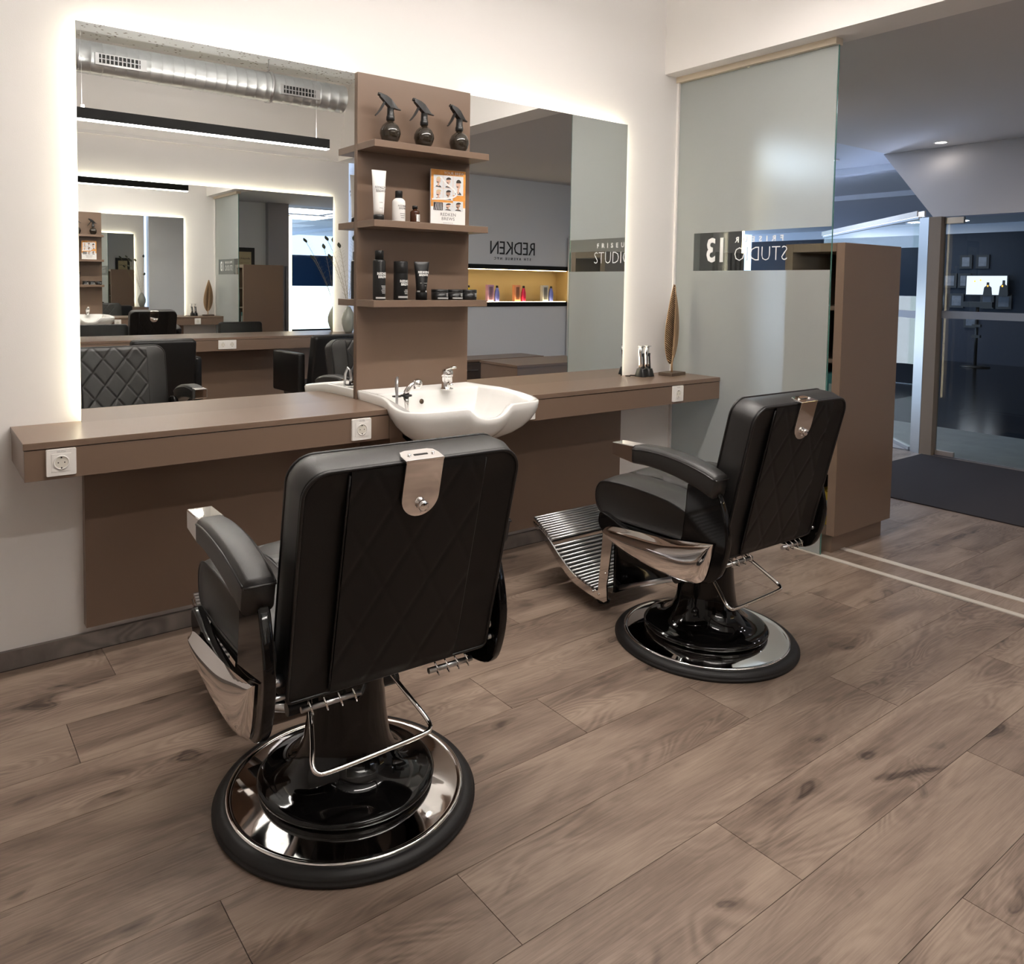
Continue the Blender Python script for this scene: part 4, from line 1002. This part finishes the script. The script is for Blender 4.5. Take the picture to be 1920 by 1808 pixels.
for k, (x, y) in enumerate(((5.5, 1.5), (6.65, 1.6), (6.0, 2.8))):
    t = thing('passage_fill_panel', ('near', 'middle', 'far')[k] + ' added square fill light in the passage ceiling behind the frosted glass', 'ceiling light', (x, y, RZc - .001), 0, 'added fill lights in the passage')  # added bluish fill for the passage and the glow through the film
    MB().box(-.52, .52, -.52, .52, -.012, 0).obj('panel_frame', M_plastic, t); MB().box(-.49, .49, -.49, .49, -.014, -.0125).obj('fill_surface', mat('cool_fill_glow', (1, 1, 1), .5, emit=(.70, .80, 1.0), es=7.), t)
# exterior beyond the door
struct(MB().box(6.62, 8.1, -6, 8.5, -.06, -.002), 'floor_passage', M_street)
struct(MB().box(8.1, 16.5, -6, 8.5, -.06, -.012), 'floor_outside', M_wet)
struct(MB().box(8.2, 16.5, -6, .62, RZc, RZc + .12), 'ceiling_outside', mat('passage_ceiling_paint', (.62, .66, .74), .8))
struct(MB().box(16.5, 16.7, -6, 8.5, 1.0, 2.55), 'wall_east_upper', mat('dark_blue_paint', (.006, .016, .034), .7))
struct(MB().box(16.5, 16.7, -6, 8.5, -.06, 1.0), 'wall_east_dado', mat('blue_grey_paint', (.034, .040, .060), .7))
struct(MB().box(16.5, 16.7, -6, 8.5, 2.55, RZc), 'trim_8', mat('passage_ceiling_paint', (.62, .66, .74), .8))
struct(MB().box(9.2, 16.7, -6.2, -6, 0, RZc), 'wall_far_south', mat('dark_blue_paint', (.006, .016, .034), .7))
fr_ = [(3.70, 3.477, 1.85, 2.12, 'upper left'), (3.403, 3.175, 1.85, 2.12, 'upper right'), (4.005, 3.743, 1.467, 1.755, 'middle row left'), (3.716, 3.489, 1.467, 1.755, 'middle row second'), (4.14, 3.92, 1.07, 1.355, 'third row leftmost'), (3.857, 3.598, 1.07, 1.355, 'third row second'), (3.30, 3.06, 1.07, 1.355, 'third row third'), (3.025, 2.76, 1.07, 1.355, 'third row rightmost'), (3.579, 3.33, .68, .90, 'lowest')]
ph = mat('photo_grey', (.16, .18, .22), .5, var=.6, bscale=12)
for ya, yb, za, zb_, nm in fr_:
    t = thing('picture_frame', '%s black framed portrait on the dark blue wall beyond the door' % nm, 'picture', (16.5, (ya + yb) / 2, za), 0, 'framed portraits beyond the door')
    W_ = ya - yb; H_ = zb_ - za
    MB().box(-.03, -.001, -W_ / 2, W_ / 2, 0, H_).obj('frame', M_black, t)
    MB().box(-.033, -.0305, -W_ / 2 + .045, W_ / 2 - .045, .045, H_ - .045).obj('photo', ph, t)
t = thing('wall_screen', 'bright lit screen among the framed portraits beyond the door', 'screen', (16.4, 3.17, 1.32))
MB().box(-.02, .02, -.37, .37, 0, .40).obj('screen_housing', M_black, t)
M_scr = mat('screen_glow', (.1, .1, .1), .4, emit=(.80, .85, 1.0), es=1.3)
MB().box(-.023, -.0205, -.35, .35, .02, .385).obj('screen_picture', M_scr, t)
sil = MB()
for y, h, w_ in ((-.03, .26, .05), (-.30, .30, .05)):
    sil.add([(-.024, y + w_ * 1.6, .02), (-.024, y - w_ * 1.6, .02), (-.024, y - w_ * 1.3, h * .62), (-.024, y - w_ * .5, h * .75), (-.024, y - w_ * .45, h), (-.024, y + w_ * .45, h), (-.024, y + w_ * .5, h * .75), (-.024, y + w_ * 1.3, h * .62)], [tuple(range(8))])
sil.obj('screen_silhouettes', M_black, t)
og = MB()
for y, z in ((-.03, .19), (-.28, .19), (.10, .30), (.20, .28)):
    og.lathe([(0, -.02), (.012, -.012), (.014, 0), (.012, .012), (0, .02)], c=(-.03, y, z), n=10)
og.obj('screen_lamps', mat('amber_glow', (.5, .2, .02), .5, emit=(1., .45, .06), es=2.), t)
t = thing('lamp_stand', 'slim dark stand in front of the pale wall beyond the door', 'stand', (15.6, 3.0, -.012))
MB().tube([(0, 0, 0.02), (0, 0, 1.12)], .028, 10).obj('pole', M_black, t)
MB().lathe([(0, 0), (.25, 0), (.24, .02), (0, .03)], n=24).obj('foot', M_black, t)
MB().box(-.04, .04, -.25, .25, 1.12, 1.22).obj('head_bar', M_black, t)
for z in (.55, .75, .95): MB().box(-.035, .035, -.07, .07, z, z + .05).obj('clamp', M_black, t)
# shop window to the north with dusk sky and lit sign beyond
struct(MB().box(4.76, 5.0, 3.3, 3.4, 0, RZc), 'wall_window_left', M_wallr)
struct(MB().box(4.76, 4.80, .62, 3.3, 0, RZc), 'wall_corridor', M_wallr)
w1 = MB().box(5.0, 8.0, 3.34, 3.35, .0, RZc); struct(w1, 'window_1', M_glass)
t = thing('lit_shop_sign', 'bright white lit sign outside the shop window, seen in the left mirror', 'sign', (5.1, 5.2, .0))
MB().box(0, 4.0, 0, .12, .30, 1.32).obj('light_box', mat('white_signbox', (.9, .9, .9), .5, emit=(.82, .88, 1.0), es=DAY), t)
MB().box(-.05, 4.05, .01, .20, 1.322, 2.05).obj('dark_fascia', mat('night_blue_fascia', (.01, .03, .08), .3), t)
MB().box(0, 4.0, .01, .12, 0, .299).obj('sign_base', M_blackm, t)

# reception back wall: niche with products, lettering, cabinets, desk, pendants
NX0, NX1 = 4.55, 6.66
t = thing('display_niche', 'warmly lit display niche in the reception wall, seen in the right mirror', 'niche', (NX0, WS, 1.14))
W_ = NX1 - NX0; Mn = mat('niche_ochre', (.52, .37, .17), .6)
MB().box(0, W_, -.30, -.28, .0, .52).obj('niche_back', Mn, t); MB().box(0.0, .02, -.279, 0, .0, .52).obj('niche_side', Mn, t); MB().box(W_ - .02, W_, -.279, 0, .0, .52).obj('niche_side', Mn, t)
MB().box(.0205, W_ - .0205, -.279, .012, -.0, .055).obj('niche_shelf', M_blackm, t); MB().box(.0205, W_ - .0205, -.279, .012, .465, .52).obj('niche_top', M_blackm, t)
MB().box(.06, W_ - .06, -.06, -.04, .056, .060).obj('niche_light', mat('niche_led', (1, 1, 1), .5, emit=(1., .78, .42), es=NICHE), t)
MB().box(.06, W_ - .06, -.06, -.04, .458, .464).obj('niche_light', mat('niche_led', (1, 1, 1), .5, emit=(1., .78, .42), es=NICHE), t)
cols = [((.75, .55, .05), (.70, .50, .04), 'yellow'), ((.55, .30, .45), (.20, .22, .65), 'purple'), ((.70, .28, .15), (.70, .03, .10), 'red'), ((.50, .50, .50), (.16, .20, .62), 'blue')]
for k, (x, (c1, c2, nm)) in enumerate(zip((4.93, 5.37, 5.80, 6.27), cols)):
    q = thing('product_box', '%s product carton in the lit reception niche' % nm, 'box', (x, WS - .10, 1.195), .1)
    MB().box(-.045, .045, -.03, .03, 0, .215).obj('carton', mat('carton_' + nm, c1, .5), q, bevel=.002)
    MB().box(-.025, .025, .0303, .0310, .03, .19).obj('carton_print', mat('carton_print_' + nm, tuple(v * .35 for v in c1), .5), q)
    q = thing('product_bottle', '%s product bottle beside its carton in the lit reception niche' % nm, 'bottle', (x + .10, WS - .08, 1.195))
    MB().lathe([(0, 0), (.024, 0), (.028, .01), (.033, .06), (.030, .12), (.018, .175), (.015, .178), (0, .178)], n=24).obj('bottle_body', mat('bottle_' + nm, c2, .3), q)
    MB().lathe([(0, .1785), (.017, .1785), (.015, .205), (0, .206)], n=20).obj('cap', M_black, q)
t = thing('wall_lettering', 'thin black brand lettering on the reception wall above the niche', 'lettering', (5.65, WS, 1.86))
F = T(0, .003, 0) @ RZ(PI)
text('REDKEN', .235, M_cap, t, 'lettering', F, ext=.002, bold=-.001, sx=.86, space=.96)
text('5TH AVENUE NYC', .045, M_cap, t, 'lettering', T(0, .003, -.125) @ RZ(PI), ext=.002, space=1.9, sx=.93)
t = thing('drawer_cabinet', 'low dark brown drawer cabinet under the reception niche', 'cabinet', (4.05, WS, 0))
MB().box(0, 1.75, .002, .42, 0, .52).obj('body', M_lamd, t); MB().box(-.01, 1.76, .002, .44, .5205, .545).obj('top', M_lam, t)
for i in range(4):
    d = MB().box(.01 + i * .435, .435 + i * .435, .4205, .438, .06, .50).obj('drawer', M_lamd, t, bevel=.001)
    MB().box(.12 + i * .435, .32 + i * .435, .4385, .452, .42, .43).obj('handle', M_steel, d)
t = thing('reception_desk', 'taupe reception desk block beside the glass partition', 'desk', (4.30, -3.35, 0))
MB().box(0, 1.15, 0, .60, 0, .60).obj('body', M_lam, t); MB().box(-.01, 1.16, -.01, .61, .601, .625).obj('top', M_lam, t, bevel=.001)
for k, (x, y, z, lab) in enumerate(((4.75, -2.45, 1.89, 'black tube pendant lamp over the reception, seen at the glass edge in the right mirror'), (5.35, -1.95, 1.95, 'black tube pendant lamp over the reception, seen through the clear stripe in the mirror'))):
    t = thing('tube_pendant_lamp', lab, 'pendant lamp', (x, y, z), 0, 'tube pendants over the reception')
    MB().lathe([(.0, .012), (.027, .012), (.027, 0), (.032, 0), (.032, .42), (0, .42)], n=24, cap=False).obj('tube_housing', M_black, t)
    MB().lathe([(0, .004), (.026, .004), (.026, .010), (0, .010)], n=24).obj('bulb', mat('pendant_bulb', (1, 1, 1), .5, emit=(1., .62, .45), es=25.), t)
    MB().tube([(0, 0, .42), (0, 0, RZc - z - .03)], .002, 6).obj('cord', M_black, t)
    MB().lathe([(0, RZc - z - .03), (.045, RZc - z - .03), (.045, RZc - z - .001), (0, RZc - z - .001)], n=24).obj('canopy', M_black, t)
